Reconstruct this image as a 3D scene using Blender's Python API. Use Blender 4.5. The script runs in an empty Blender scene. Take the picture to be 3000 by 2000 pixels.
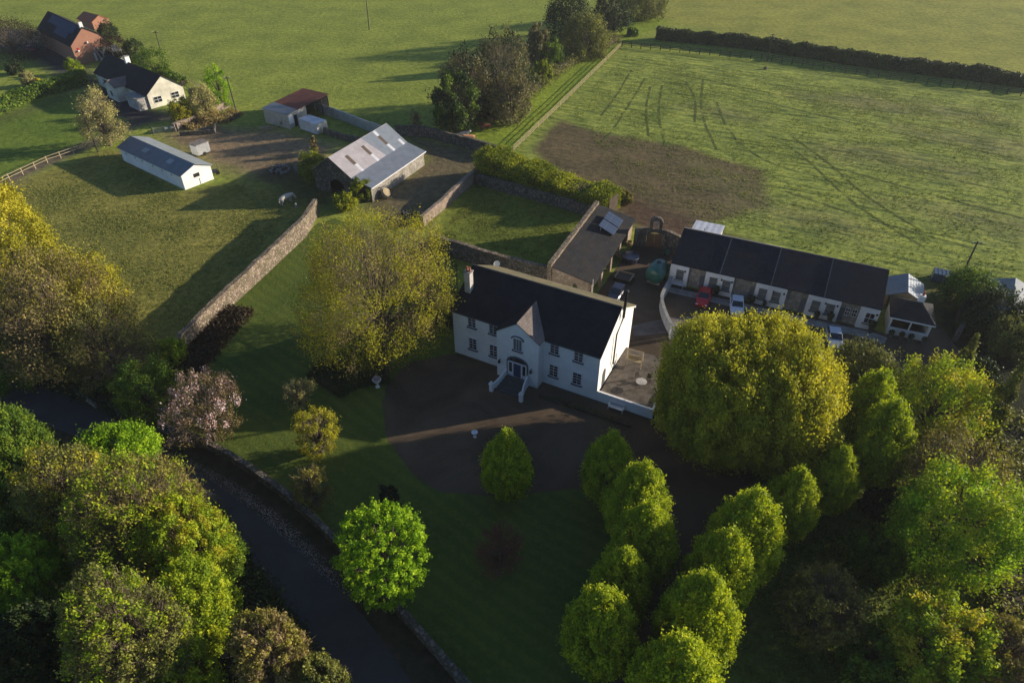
import bpy, bmesh, math, random
import numpy as np
from mathutils import Vector, Matrix
PI = math.pi
random.seed(7)
scn = bpy.context.scene
COL = scn.collection
CAM_H, PITCH, FPX = 52.0, math.radians(38), 2000.0
cP, sP = math.cos(PITCH), math.sin(PITCH)

def G(x, y, z=0.0):
    """point on the level z seen at photo pixel x, y (3000 x 2000)"""
    u = (x - 1500) / FPX; v = (y - 1000) / FPX
    d = (u, cP - v * sP, -sP - v * cP)
    t = (z - CAM_H) / d[2]
    return (d[0] * t, d[1] * t, z)

def G2(x, y, z=0.0):
    return G(x, y, z)[:2]

# ------------------------------------------------------------------ properties
def tag(o, label=None, cat=None, group=None, kind=None):
    if label: o['label'] = label
    if cat: o['category'] = cat
    if group: o['group'] = group
    if kind: o['kind'] = kind
    return o

def empty(name, loc, rz=0.0, label=None, cat=None, group=None):
    o = bpy.data.objects.new(name, None)
    o.empty_display_size = 0.3
    COL.objects.link(o); o.location = loc; o.rotation_euler = (0, 0, rz)
    return tag(o, label, cat, group)

def children(o):
    return [c for c in COL.objects if c.parent == o]

def copy_tree(o, parent=None):
    kids = children(o)
    c = o.copy(); COL.objects.link(c); c.parent = parent
    for k in kids: copy_tree(k, c)
    return c

# ------------------------------------------------------------------ materials
M = {}
def new_mat(name):
    m = bpy.data.materials.new(name); m.use_nodes = True
    nt = m.node_tree; nt.nodes.clear()
    out = nt.nodes.new('ShaderNodeOutputMaterial')
    M[name] = m
    return m, nt, out

def N(nt, t, **kw):
    n = nt.nodes.new(t)
    for k, v in kw.items(): setattr(n, k, v)
    return n

def mix_col(nt, fac, a, b, blend='MIX'):
    n = nt.nodes.new('ShaderNodeMix'); n.data_type = 'RGBA'; n.blend_type = blend
    L = nt.links.new
    for sock, val in ((n.inputs[0], fac), (n.inputs[6], a), (n.inputs[7], b)):
        if hasattr(val, 'links'): L(val, sock)
        elif isinstance(val, (int, float)): sock.default_value = val
        else: sock.default_value = (*val, 1)
    return n.outputs[2]

def noise(nt, scale, detail=4, rough=0.6, vec=None, dist=0.0):
    n = N(nt, 'ShaderNodeTexNoise'); n.inputs['Scale'].default_value = scale
    n.inputs['Detail'].default_value = detail; n.inputs['Roughness'].default_value = rough
    n.inputs['Distortion'].default_value = dist
    if vec: nt.links.new(vec, n.inputs['Vector'])
    return n.outputs['Fac']

def ramp(nt, fac, stops):
    n = N(nt, 'ShaderNodeValToRGB')
    els = n.color_ramp.elements
    while len(els) < len(stops): els.new(0.5)
    for e, (p, c) in zip(els, stops):
        e.position = p; e.color = (*c, 1) if len(c) == 3 else c
    nt.links.new(fac, n.inputs[0])
    return n.outputs[0]

def mapping(nt, scale=(1, 1, 1), rot=(0, 0, 0), coord='Object'):
    tc = N(nt, 'ShaderNodeTexCoord'); mp = N(nt, 'ShaderNodeMapping')
    mp.inputs['Scale'].default_value = scale; mp.inputs['Rotation'].default_value = rot
    nt.links.new(tc.outputs[coord], mp.inputs['Vector'])
    return mp.outputs[0]

def principled(nt, out, col, rough=0.8, metal=0.0, spec=0.3, bump=None, bstr=0.5, bdist=0.05):
    p = N(nt, 'ShaderNodeBsdfPrincipled')
    if hasattr(col, 'links'): nt.links.new(col, p.inputs['Base Color'])
    else: p.inputs['Base Color'].default_value = (*col, 1)
    if hasattr(rough, 'links'): nt.links.new(rough, p.inputs['Roughness'])
    else: p.inputs['Roughness'].default_value = rough
    p.inputs['Metallic'].default_value = metal
    p.inputs['Specular IOR Level'].default_value = spec
    if bump is not None:
        b = N(nt, 'ShaderNodeBump'); b.inputs['Strength'].default_value = bstr
        b.inputs['Distance'].default_value = bdist
        nt.links.new(bump, b.inputs['Height']); nt.links.new(b.outputs[0], p.inputs['Normal'])
    nt.links.new(p.outputs[0], out.inputs[0])
    return p

def plain(name, c, rough=0.7, metal=0.0, spec=0.3, var=0.25, scale=2.0, bstr=0.25, bdist=0.02, dark=None):
    m, nt, out = new_mat(name)
    v = mapping(nt)
    f = noise(nt, scale, 5, 0.65, v)
    d = dark or tuple(x * (1 - var) for x in c)
    l = tuple(min(1, x * (1 + var * 0.5)) for x in c)
    col = ramp(nt, f, [(0.3, d), (0.62, l)])
    fine = noise(nt, scale * 9, 4, 0.7, v)
    principled(nt, out, col, rough, metal, spec, fine, bstr, bdist)
    return m

def leaf_mat(name, stops, trans=0.35, rough=0.6):
    """foliage: every leaf takes its own tint from the per-face attribute v"""
    m, nt, out = new_mat(name)
    at = N(nt, 'ShaderNodeAttribute', attribute_name='v')
    gain = 1.0 if name in ('leaf_dark', 'leaf_yew', 'leaf_copper', 'petal', 'grass_blade', 'leaf_cherry') else 1.4
    gain = {'leaf_hornbeam': 1.5, 'leaf_lime': 1.45, 'leaf_bright': 1.25, 'leaf_yellow': 1.15, 'leaf_sycamore': 1.65}.get(name, gain)
    stops = [(q, tuple(min(0.8, x * gain) for x in c)) for q, c in stops]   # reflected plus transmitted share
    col = ramp(nt, at.outputs['Fac'], stops)
    p = N(nt, 'ShaderNodeBsdfPrincipled'); p.inputs['Roughness'].default_value = rough
    p.inputs['Specular IOR Level'].default_value = 0.2
    nt.links.new(col, p.inputs['Base Color'])
    t = N(nt, 'ShaderNodeBsdfTranslucent')
    tc = mix_col(nt, 0.5, col, (1.0, 1.0, 0.25), 'MULTIPLY')
    nt.links.new(tc, t.inputs[0])
    mx = N(nt, 'ShaderNodeMixShader'); mx.inputs[0].default_value = trans
    nt.links.new(p.outputs[0], mx.inputs[1]); nt.links.new(t.outputs[0], mx.inputs[2])
    nt.links.new(mx.outputs[0], out.inputs[0])
    return m

def slate(name, c, rough=0.8, rows=3.2, cols=2.0, moss=None, spec=0.12):
    """roof covering laid out in the roof's own u, v metres (UV map)"""
    m, nt, out = new_mat(name)
    tc = N(nt, 'ShaderNodeTexCoord')
    br = N(nt, 'ShaderNodeTexBrick')
    br.inputs['Scale'].default_value = 1.0
    br.inputs['Mortar Size'].default_value = 0.02
    br.inputs['Brick Width'].default_value = 1.0 / cols; br.inputs['Row Height'].default_value = 1.0 / rows
    br.inputs['Color1'].default_value = (*[x * 1.25 for x in c], 1)
    br.inputs['Color2'].default_value = (*[x * 0.75 for x in c], 1)
    br.inputs['Mortar'].default_value = (*[x * 0.35 for x in c], 1)
    nt.links.new(tc.outputs['UV'], br.inputs['Vector'])
    n1 = noise(nt, 0.5, 5, 0.7, tc.outputs['Object'])
    col = mix_col(nt, ramp(nt, n1, [(0.35, (0, 0, 0)), (0.75, (1, 1, 1))]), br.outputs['Color'], moss or tuple(x * 1.5 for x in c))
    principled(nt, out, col, rough, 0, spec, br.outputs['Fac'], 0.4, -0.02)
    return m

def sheet_metal(name, c, period=0.2, rough=0.45, rust=None, rustamt=0.55, axis='X', metal=0.3):
    m, nt, out = new_mat(name)
    tc = N(nt, 'ShaderNodeTexCoord')
    w = N(nt, 'ShaderNodeTexWave', bands_direction=axis); w.inputs['Scale'].default_value = 0.314 / period / 1.0
    nt.links.new(tc.outputs['UV'], w.inputs['Vector'])
    n1 = noise(nt, 0.8, 6, 0.7, tc.outputs['Object'])
    col = ramp(nt, n1, [(0.3, tuple(x * 0.8 for x in c)), (0.7, tuple(min(1, x * 1.15) for x in c))])
    if rust:
        n2 = noise(nt, 0.35, 6, 0.75, tc.outputs['Object'])
        col = mix_col(nt, ramp(nt, n2, [(rustamt, (0, 0, 0)), (rustamt + 0.12, (1, 1, 1))]), col, rust)
    principled(nt, out, col, rough, metal, 0.4, w.outputs['Fac'], 0.5, 0.04)
    return m

def stone(name, c1, c2, mortar, scale=2.2, bd=0.06):
    m, nt, out = new_mat(name)
    v = mapping(nt)
    vo = N(nt, 'ShaderNodeTexVoronoi'); vo.inputs['Scale'].default_value = scale
    nt.links.new(v, vo.inputs['Vector'])
    ve = N(nt, 'ShaderNodeTexVoronoi', feature='DISTANCE_TO_EDGE'); ve.inputs['Scale'].default_value = scale
    nt.links.new(v, ve.inputs['Vector'])
    sep = N(nt, 'ShaderNodeSeparateColor'); nt.links.new(vo.outputs['Color'], sep.inputs[0])
    col = ramp(nt, sep.outputs[0], [(0.1, c1), (0.9, c2)])
    edge = ramp(nt, ve.outputs['Distance'], [(0.02, (1, 1, 1)), (0.12, (0, 0, 0))])
    col = mix_col(nt, edge, col, mortar)
    n = noise(nt, 0.7, 5, 0.7, v)
    col = mix_col(nt, ramp(nt, n, [(0.45, (0, 0, 0)), (0.75, (0.6, 0.6, 0.6))]), col, (0.06, 0.075, 0.025))
    principled(nt, out, col, 0.95, 0, 0.1, edge, 0.6, -bd)
    return m

plain('white_render', (0.80, 0.80, 0.79), 0.85, spec=0.15, var=0.12, scale=0.4, bstr=0.15)
plain('grey_render', (0.42, 0.40, 0.38), 0.9, spec=0.1, var=0.35, scale=0.8)
plain('cream_render', (0.62, 0.60, 0.50), 0.9, spec=0.1, var=0.30, scale=0.5)
plain('white_paint', (0.75, 0.75, 0.76), 0.5, var=0.06)
plain('black_paint', (0.02, 0.02, 0.022), 0.5, var=0.2)
plain('dark_stone', (0.07, 0.075, 0.08), 0.7)
plain('sill_stone', (0.11, 0.12, 0.14), 0.8)
plain('blue_door', (0.02, 0.05, 0.13), 0.35, spec=0.5)
plain('brown_wood', (0.19, 0.10, 0.06), 0.8, scale=4)
plain('pale_wood', (0.36, 0.29, 0.18), 0.85, scale=4)
plain('dark_wood', (0.075, 0.062, 0.05), 0.9, scale=4)
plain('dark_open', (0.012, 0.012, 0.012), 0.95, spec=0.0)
plain('paving', (0.105, 0.088, 0.072), 0.9, var=0.5, scale=1.6, bstr=0.5)
plain('terracotta', (0.38, 0.13, 0.07), 0.8)
plain('bark', (0.12, 0.095, 0.07), 0.95, var=0.5, scale=6, bstr=0.8)
plain('pale_bark', (0.28, 0.25, 0.2), 0.95, var=0.5, scale=6)
plain('twig', (0.17, 0.135, 0.095), 0.9, var=0.4, scale=1.5)
plain('dark_twig', (0.06, 0.045, 0.03), 0.9, var=0.4, scale=1.5)
plain('red_twig', (0.17, 0.06, 0.045), 0.9, var=0.4, scale=1.5)
plain('red_paint', (0.45, 0.008, 0.015), 0.25, spec=0.6, var=0.08)
plain('silver_paint', (0.45, 0.48, 0.52), 0.25, metal=0.4, spec=0.6, var=0.06)
plain('car_white', (0.62, 0.66, 0.70), 0.25, spec=0.6, var=0.05)
plain('navy_paint', (0.03, 0.035, 0.06), 0.2, spec=0.6)
plain('tyre_rubber', (0.015, 0.015, 0.016), 0.9)
plain('green_plastic', (0.03, 0.13, 0.10), 0.28, spec=0.5, var=0.3, scale=0.8)
plain('blue_tank', (0.10, 0.16, 0.24), 0.35, var=0.3)
plain('galvanised', (0.36, 0.38, 0.40), 0.5, metal=0.5)
plain('cow_red', (0.16, 0.045, 0.02), 0.8, scale=1.0)
plain('cow_tan', (0.50, 0.24, 0.13), 0.8, scale=1.0)
plain('cow_white', (0.55, 0.50, 0.44), 0.8, scale=1.0)
plain('concrete', (0.28, 0.27, 0.25), 0.9, var=0.4, scale=0.6)
plain('rubble', (0.20, 0.18, 0.16), 0.95, var=0.6, scale=3, bstr=0.8)
plain('skylight', (0.10, 0.075, 0.055), 0.5)
plain('yellow_moss', (0.30, 0.23, 0.09), 0.95)
plain('tarp', (0.04, 0.045, 0.05), 0.6, var=0.5)
m, nt, out = new_mat('glass')
principled(nt, out, (0.012, 0.017, 0.024), 0.06, 0, 0.9)
m, nt, out = new_mat('solar_glass')
tc = N(nt, 'ShaderNodeTexCoord')
br = N(nt, 'ShaderNodeTexBrick'); br.offset = 0.0
br.inputs['Scale'].default_value = 1.0; br.inputs['Brick Width'].default_value = 1.0; br.inputs['Row Height'].default_value = 1.6
br.inputs['Mortar Size'].default_value = 0.02
br.inputs['Color1'].default_value = (0.026, 0.048, 0.10, 1); br.inputs['Color2'].default_value = (0.030, 0.054, 0.11, 1)
br.inputs['Mortar'].default_value = (0.10, 0.12, 0.16, 1)
nt.links.new(tc.outputs['UV'], br.inputs['Vector'])
principled(nt, out, br.outputs['Color'], 0.7, 0, 0.15)
slate('house_slate', (0.012, 0.015, 0.022), 0.8, moss=(0.026, 0.028, 0.032))
slate('sunlit_slate', (0.14, 0.12, 0.11), 0.8)  # sun-facing bay and wing slopes: low sunlight painted in as lighter brown
slate('terrace_slate', (0.014, 0.018, 0.026), 0.8)
slate('old_slate', (0.026, 0.028, 0.033), 0.85, rows=2, cols=1.2, moss=(0.045, 0.04, 0.034))
slate('sunlit_rear_slate', (0.13, 0.12, 0.08), 0.9, moss=(0.20, 0.17, 0.09))  # golden sunlight on the house's rear slope, painted into both slate tones
plain('verge_lead', (0.09, 0.10, 0.115), 0.7)
plain('yard_wall', (0.46, 0.45, 0.43), 0.9, var=0.3)
plain('window_blind', (0.13, 0.15, 0.15), 0.5)
plain('yard_paving', (0.13, 0.115, 0.105), 0.9, var=0.4, scale=0.5)
sheet_metal('tin_white', (0.42, 0.39, 0.40), 0.25, rust=(0.30, 0.19, 0.15), rustamt=0.60)
sheet_metal('tin_grey', (0.22, 0.25, 0.29), 0.25, rust=(0.25, 0.2, 0.17), rustamt=0.68)
sheet_metal('tin_blue', (0.16, 0.185, 0.21), 0.25)
sheet_metal('tin_pale', (0.33, 0.36, 0.36), 0.25)
sheet_metal('tin_rust', (0.085, 0.022, 0.016), 0.2, rough=0.85, rust=(0.13, 0.04, 0.02), rustamt=0.5, metal=0.0)
sheet_metal('tin_wall', (0.50, 0.49, 0.46), 0.2, rust=(0.20, 0.13, 0.08), rustamt=0.56)
sheet_metal('white_sheet', (0.62, 0.63, 0.66), 0.9)
stone('garden_stone', (0.15, 0.12, 0.09), (0.33, 0.265, 0.21), (0.10, 0.08, 0.06), 2.6)
stone('dark_wall_stone', (0.10, 0.09, 0.08), (0.22, 0.19, 0.165), (0.07, 0.06, 0.05), 2.4)
stone('pink_stone', (0.26, 0.19, 0.16), (0.36, 0.28, 0.23), (0.22, 0.18, 0.15), 2.4, 0.03)
stone('pale_stone', (0.26, 0.24, 0.21), (0.38, 0.35, 0.31), (0.24, 0.22, 0.2), 2.2, 0.03)
m, nt, out = new_mat('red_brick')
tc = N(nt, 'ShaderNodeTexCoord'); mp = N(nt, 'ShaderNodeMapping')
mp.inputs['Rotation'].default_value = (PI / 2, 0, 0)
nt.links.new(tc.outputs['Object'], mp.inputs[0])
br = N(nt, 'ShaderNodeTexBrick'); br.inputs['Scale'].default_value = 2.2
br.inputs['Color1'].default_value = (0.36, 0.17, 0.11, 1); br.inputs['Color2'].default_value = (0.27, 0.12, 0.085, 1)
br.inputs['Mortar'].default_value = (0.28, 0.2, 0.16, 1); br.inputs['Mortar Size'].default_value = 0.015
nt.links.new(mp.outputs[0], br.inputs['Vector'])
principled(nt, out, mix_col(nt, noise(nt, 0.5, 4, 0.6, tc.outputs['Object']), br.outputs['Color'], (0.40, 0.20, 0.13)), 0.9)

# foliage colours (spring leaves)
leaf_mat('leaf_hornbeam', [(0.0, (0.09, 0.135, 0.006)), (0.5, (0.24, 0.30, 0.012)), (1.0, (0.48, 0.49, 0.02))], 0.45)
leaf_mat('leaf_lime', [(0.0, (0.12, 0.13, 0.012)), (0.5, (0.30, 0.295, 0.022)), (1.0, (0.54, 0.48, 0.035))], 0.45)
leaf_mat('leaf_bright', [(0.0, (0.05, 0.12, 0.006)), (0.5, (0.20, 0.34, 0.010)), (1.0, (0.42, 0.56, 0.03))], 0.42)
leaf_mat('leaf_sycamore', [(0.0, (0.055, 0.095, 0.008)), (0.5, (0.17, 0.235, 0.012)), (1.0, (0.37, 0.38, 0.02))], 0.45)
leaf_mat('leaf_yellow', [(0.0, (0.16, 0.17, 0.015)), (0.5, (0.36, 0.34, 0.025)), (1.0, (0.58, 0.50, 0.04))], 0.42)
leaf_mat('leaf_beech', [(0.0, (0.15, 0.145, 0.018)), (0.5, (0.27, 0.26, 0.020)), (1.0, (0.42, 0.39, 0.024))], 0.45)
leaf_mat('leaf_brown', [(0.0, (0.085, 0.075, 0.024)), (0.5, (0.17, 0.15, 0.035)), (1.0, (0.27, 0.25, 0.04))], 0.35)
leaf_mat('leaf_bud', [(0.0, (0.12, 0.085, 0.040)), (0.5, (0.21, 0.16, 0.065)), (1.0, (0.31, 0.25, 0.08))], 0.3)
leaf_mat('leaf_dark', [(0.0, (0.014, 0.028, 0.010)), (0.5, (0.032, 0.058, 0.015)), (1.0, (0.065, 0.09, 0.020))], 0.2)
leaf_mat('leaf_thorn', [(0.0, (0.02, 0.032, 0.012)), (0.5, (0.045, 0.06, 0.016)), (1.0, (0.09, 0.11, 0.022))], 0.08)
leaf_mat('leaf_ivy', [(0.0, (0.04, 0.07, 0.008)), (0.5, (0.16, 0.19, 0.010)), (1.0, (0.38, 0.38, 0.018))], 0.4)
leaf_mat('leaf_hedge', [(0.0, (0.028, 0.062, 0.008)), (0.5, (0.075, 0.13, 0.012)), (1.0, (0.17, 0.23, 0.018))], 0.3)
leaf_mat('leaf_hawthorn', [(0.0, (0.05, 0.058, 0.018)), (0.5, (0.12, 0.13, 0.028)), (1.0, (0.22, 0.22, 0.04))], 0.3)
leaf_mat('leaf_ash', [(0.0, (0.07, 0.065, 0.035)), (0.5, (0.13, 0.12, 0.055)), (1.0, (0.19, 0.18, 0.06))], 0.3)
leaf_mat('leaf_cherry', [(0.0, (0.06, 0.055, 0.018)), (0.52, (0.16, 0.13, 0.045)), (0.66, (0.42, 0.24, 0.22)), (0.85, (0.88, 0.66, 0.70))], 0.3)
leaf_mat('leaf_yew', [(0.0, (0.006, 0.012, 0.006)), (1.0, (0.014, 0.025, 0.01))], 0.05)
leaf_mat('leaf_pale', [(0.0, (0.16, 0.15, 0.07)), (0.5, (0.28, 0.26, 0.10)), (1.0, (0.42, 0.38, 0.15))], 0.35)
leaf_mat('leaf_copper', [(0.0, (0.018, 0.014, 0.006)), (0.7, (0.050, 0.034, 0.015)), (1.0, (0.05, 0.07, 0.015))], 0.15)
leaf_mat('grass_blade', [(0.0, (0.12, 0.16, 0.03)), (0.5, (0.18, 0.21, 0.045)), (1.0, (0.27, 0.27, 0.08))], 0.4)
leaf_mat('petal', [(0.0, (0.35, 0.27, 0.28)), (1.0, (0.75, 0.62, 0.64))], 0.2)

# ------------------------------------------------------------------ mesh builder
class MB:
    def __init__(s): s.v = []; s.f = []; s.uv = []
    def quad(s, a, b, c, d, uv=None):
        i = len(s.v); s.v += [tuple(a), tuple(b), tuple(c), tuple(d)]
        s.f.append((i, i + 1, i + 2, i + 3))
        if uv is None:
            A, B, D = Vector(a), Vector(b), Vector(d)
            w, h = (B - A).length, (D - A).length
            uv = ((0, 0), (w, 0), (w, h), (0, h))
        s.uv += list(uv)
        return s
    def poly(s, pts):
        i = len(s.v); s.v += [tuple(p) for p in pts]; s.f.append(tuple(range(i, i + len(pts))))
        A = Vector(pts[0]); e = (Vector(pts[1]) - A).normalized()
        n = Vector((0, 0, 0))
        for k in range(1, len(pts) - 1): n += (Vector(pts[k]) - A).cross(Vector(pts[k + 1]) - A)
        g = n.normalized().cross(e)
        s.uv += [((Vector(p) - A).dot(e), (Vector(p) - A).dot(g)) for p in pts]
        return s
    def box(s, x0, x1, y0, y1, z0, z1, mat=None):
        P = [(x0, y0, z0), (x1, y0, z0), (x1, y1, z0), (x0, y1, z0), (x0, y0, z1), (x1, y0, z1), (x1, y1, z1), (x0, y1, z1)]
        if mat is not None: P = [tuple(mat @ Vector(p)) for p in P]
        for q in ((0, 3, 2, 1), (4, 5, 6, 7), (0, 1, 5, 4), (1, 2, 6, 5), (2, 3, 7, 6), (3, 0, 4, 7)):
            s.quad(*[P[k] for k in q])
        return s
    def slab(s, pts, t):
        """polygon pts (upper face) with thickness t downwards"""
        lo = [(p[0], p[1], p[2] - t) for p in pts]
        s.poly(pts); s.poly(lo[::-1])
        n = len(pts)
        for k in range(n): s.quad(lo[k], lo[(k + 1) % n], pts[(k + 1) % n], pts[k])
        return s
    def prism(s, pts, vec):
        v = Vector(vec); hi = [tuple(Vector(p) + v) for p in pts]; n = len(pts)
        s.poly(pts[::-1]); s.poly(hi)
        for k in range(n): s.quad(pts[k], pts[(k + 1) % n], hi[(k + 1) % n], hi[k])
        return s
    def tube(s, pts, rads, n=6, cap=True):
        pts = [Vector(p) for p in pts]
        if not hasattr(rads, '__len__'): rads = [rads] * len(pts)
        rings = []
        for k, p in enumerate(pts):
            d = (pts[min(k + 1, len(pts) - 1)] - pts[max(k - 1, 0)]).normalized()
            a = d.cross(Vector((0, 0, 1)) if abs(d.z) < 0.9 else Vector((1, 0, 0))).normalized(); b = d.cross(a)
            rings.append([p + (a * math.cos(2 * PI * j / n) + b * math.sin(2 * PI * j / n)) * rads[k] for j in range(n)])
        for k in range(len(rings) - 1):
            for j in range(n):
                s.quad(rings[k][j], rings[k + 1][j], rings[k + 1][(j + 1) % n], rings[k][(j + 1) % n])
        if cap: s.poly(rings[0]); s.poly(rings[-1][::-1])
        return s
    def lathe(s, prof, n=12, c=(0, 0, 0)):
        for k in range(len(prof) - 1):
            (r0, z0), (r1, z1) = prof[k], prof[k + 1]
            for j in range(n):
                a, b = 2 * PI * j / n, 2 * PI * (j + 1) / n
                P = [(c[0] + r * math.cos(t), c[1] + r * math.sin(t), c[2] + z) for r, z, t in ((r0, z0, a), (r0, z0, b), (r1, z1, b), (r1, z1, a))]
                if r0 < 1e-4: s.poly([P[0], P[2], P[3]])
                elif r1 < 1e-4: s.poly([P[0], P[1], P[2]])
                else: s.quad(*P)
        return s
    def build(s, name, mat, parent=None, smooth=False, merge=False):
        me = bpy.data.meshes.new(name); me.from_pydata(s.v, [], s.f)
        uv = me.uv_layers.new(name='UVMap')
        uv.data.foreach_set('uv', np.array(s.uv, dtype=np.float32).ravel())
        me.materials.append(M[mat])
        if merge:
            bm = bmesh.new(); bm.from_mesh(me); bmesh.ops.remove_doubles(bm, verts=bm.verts, dist=1e-4); bm.to_mesh(me); bm.free()
        if smooth: me.polygons.foreach_set('use_smooth', [True] * len(me.polygons))
        me.update()
        o = bpy.data.objects.new(name, me); COL.objects.link(o); o.parent = parent
        return o

def frame(o, ang):
    a = math.radians(ang); ux = (math.cos(a), math.sin(a)); uy = (-math.sin(a), math.cos(a))
    return lambda u, v: (o[0] + ux[0] * u + uy[0] * v, o[1] + ux[1] * u + uy[1] * v)

# ------------------------------------------------------------------ numpy noise
def vnoise(x, y, seed=0):
    r = np.random.RandomState(seed); T = r.rand(256, 256)
    xi = np.floor(x).astype(int); yi = np.floor(y).astype(int); fx = x - xi; fy = y - yi
    fx = fx * fx * (3 - 2 * fx); fy = fy * fy * (3 - 2 * fy)
    g = lambda a, b: T[a % 256, b % 256]
    return (g(xi, yi) * (1 - fx) + g(xi + 1, yi) * fx) * (1 - fy) + (g(xi, yi + 1) * (1 - fx) + g(xi + 1, yi + 1) * fx) * fy

def fbm(x, y, seed=0, o=4):
    t = 0; a = 0.5
    for k in range(o): t = t + a * vnoise(x * 2 ** k, y * 2 ** k, seed + k); a *= 0.5
    return t - 0.47

def poly_sd(X, Y, poly):
    """signed distance, positive inside"""
    P = np.array(poly); inside = np.zeros(X.shape, bool); d = np.full(X.shape, 1e9)
    n = len(P)
    for k in range(n):
        x1, y1 = P[k]; x2, y2 = P[(k + 1) % n]
        ex, ey = x2 - x1, y2 - y1; L2 = ex * ex + ey * ey + 1e-9
        t = np.clip(((X - x1) * ex + (Y - y1) * ey) / L2, 0, 1)
        d = np.minimum(d, np.hypot(X - x1 - t * ex, Y - y1 - t * ey))
        c = ((y1 > Y) != (y2 > Y)) & (X < (x2 - x1) * (Y - y1) / (y2 - y1 + 1e-12) + x1)
        inside ^= c
    return np.where(inside, d, -d)

def line_d(X, Y, pts):
    d = np.full(X.shape, 1e9)
    for (x1, y1), (x2, y2) in zip(pts[:-1], pts[1:]):
        ex, ey = x2 - x1, y2 - y1; L2 = ex * ex + ey * ey + 1e-9
        t = np.clip(((X - x1) * ex + (Y - y1) * ey) / L2, 0, 1)
        d = np.minimum(d, np.hypot(X - x1 - t * ex, Y - y1 - t * ey))
    return d

def PX(*pts):
    return [G2(*p) for p in pts]

def smooth_line(pts, k=3):
    for _ in range(k):
        q = [pts[0]]
        for a, b in zip(pts[:-1], pts[1:]):
            q += [(a[0] * .75 + b[0] * .25, a[1] * .75 + b[1] * .25), (a[0] * .25 + b[0] * .75, a[1] * .25 + b[1] * .75)]
        pts = q + [pts[-1]]
    return pts

# ------------------------------------------------------------------ ground sheet
def fast_mesh(name, V, F, mat, parent=None, vattr=None, smooth=False, k=4):
    me = bpy.data.meshes.new(name)
    me.vertices.add(len(V)); me.vertices.foreach_set('co', V.astype(np.float32).ravel())
    nf = len(F)
    me.loops.add(nf * k); me.loops.foreach_set('vertex_index', F.astype(np.int32).ravel())
    me.polygons.add(nf); me.polygons.foreach_set('loop_start', np.arange(0, nf * k, k, dtype=np.int32))
    me.polygons.foreach_set('loop_total', np.full(nf, k, dtype=np.int32))
    if smooth: me.polygons.foreach_set('use_smooth', np.ones(nf, dtype=bool))
    me.materials.append(M[mat])
    if vattr is not None:
        a = me.attributes.new('v', 'FLOAT', 'FACE'); a.data.foreach_set('value', vattr.astype(np.float32))
    me.update(calc_edges=True)
    o = bpy.data.objects.new(name, me); COL.objects.link(o); o.parent = parent
    return o

m, nt, out = new_mat('ground_cover')
at = N(nt, 'ShaderNodeAttribute', attribute_name='albedo'); ar = N(nt, 'ShaderNodeAttribute', attribute_name='rough_grass')
v0 = mapping(nt); _m = N(nt, 'ShaderNodeMapping'); _m.inputs['Scale'].default_value = (0.12, 0.75, 1.0); nt.links.new(mapping(nt, (1, 1, 1), (0, 0, math.radians(25))), _m.inputs[0]); vs = _m.outputs[0]
n1 = noise(nt, 0.09, 5, 0.6, v0); n2 = noise(nt, 0.9, 6, 0.75, v0); n3 = noise(nt, 1.1, 5, 0.72, vs, 0.6); n4 = noise(nt, 5.0, 3, 0.7, v0)
c = mix_col(nt, ramp(nt, n1, [(0.3, (0.72, 0.76, 0.74)), (0.7, (1.22, 1.15, 1.1))]), at.outputs['Color'], (1, 1, 1), 'MULTIPLY')
mm = N(nt, 'ShaderNodeMix', data_type='RGBA', blend_type='MULTIPLY'); mm.inputs[0].default_value = 1
nt.links.new(at.outputs['Color'], mm.inputs[6]); nt.links.new(ramp(nt, n1, [(0.3, (0.72, 0.76, 0.74)), (0.7, (1.22, 1.15, 1.1))]), mm.inputs[7])
m2 = N(nt, 'ShaderNodeMix', data_type='RGBA', blend_type='MULTIPLY'); m2.inputs[0].default_value = 1
nt.links.new(mm.outputs[2], m2.inputs[6]); nt.links.new(ramp(nt, n2, [(0.32, (0.48, 0.54, 0.52)), (0.66, (1.35, 1.3, 1.2))]), m2.inputs[7])
m3 = N(nt, 'ShaderNodeMix', data_type='RGBA', blend_type='MULTIPLY')
nt.links.new(ar.outputs['Fac'], m3.inputs[0]); nt.links.new(m2.outputs[2], m3.inputs[6])
nt.links.new(ramp(nt, n3, [(0.36, (0.30, 0.42, 0.45)), (0.5, (0.95, 0.95, 0.95)), (0.66, (1.35, 1.25, 1.1))]), m3.inputs[7])
hs = N(nt, 'ShaderNodeMix', data_type='RGBA'); nt.links.new(ar.outputs['Fac'], hs.inputs[0])
nt.links.new(n2, hs.inputs[6]); nt.links.new(n3, hs.inputs[7])
ad = N(nt, 'ShaderNodeMath', operation='MULTIPLY_ADD'); ad.inputs[1].default_value = 0.35
nt.links.new(n4, ad.inputs[0]); nt.links.new(hs.outputs[2], ad.inputs[2])
principled(nt, out, m3.outputs[2], 0.95, 0, 0.08, ad.outputs[0], 0.8, 0.30)

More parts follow.
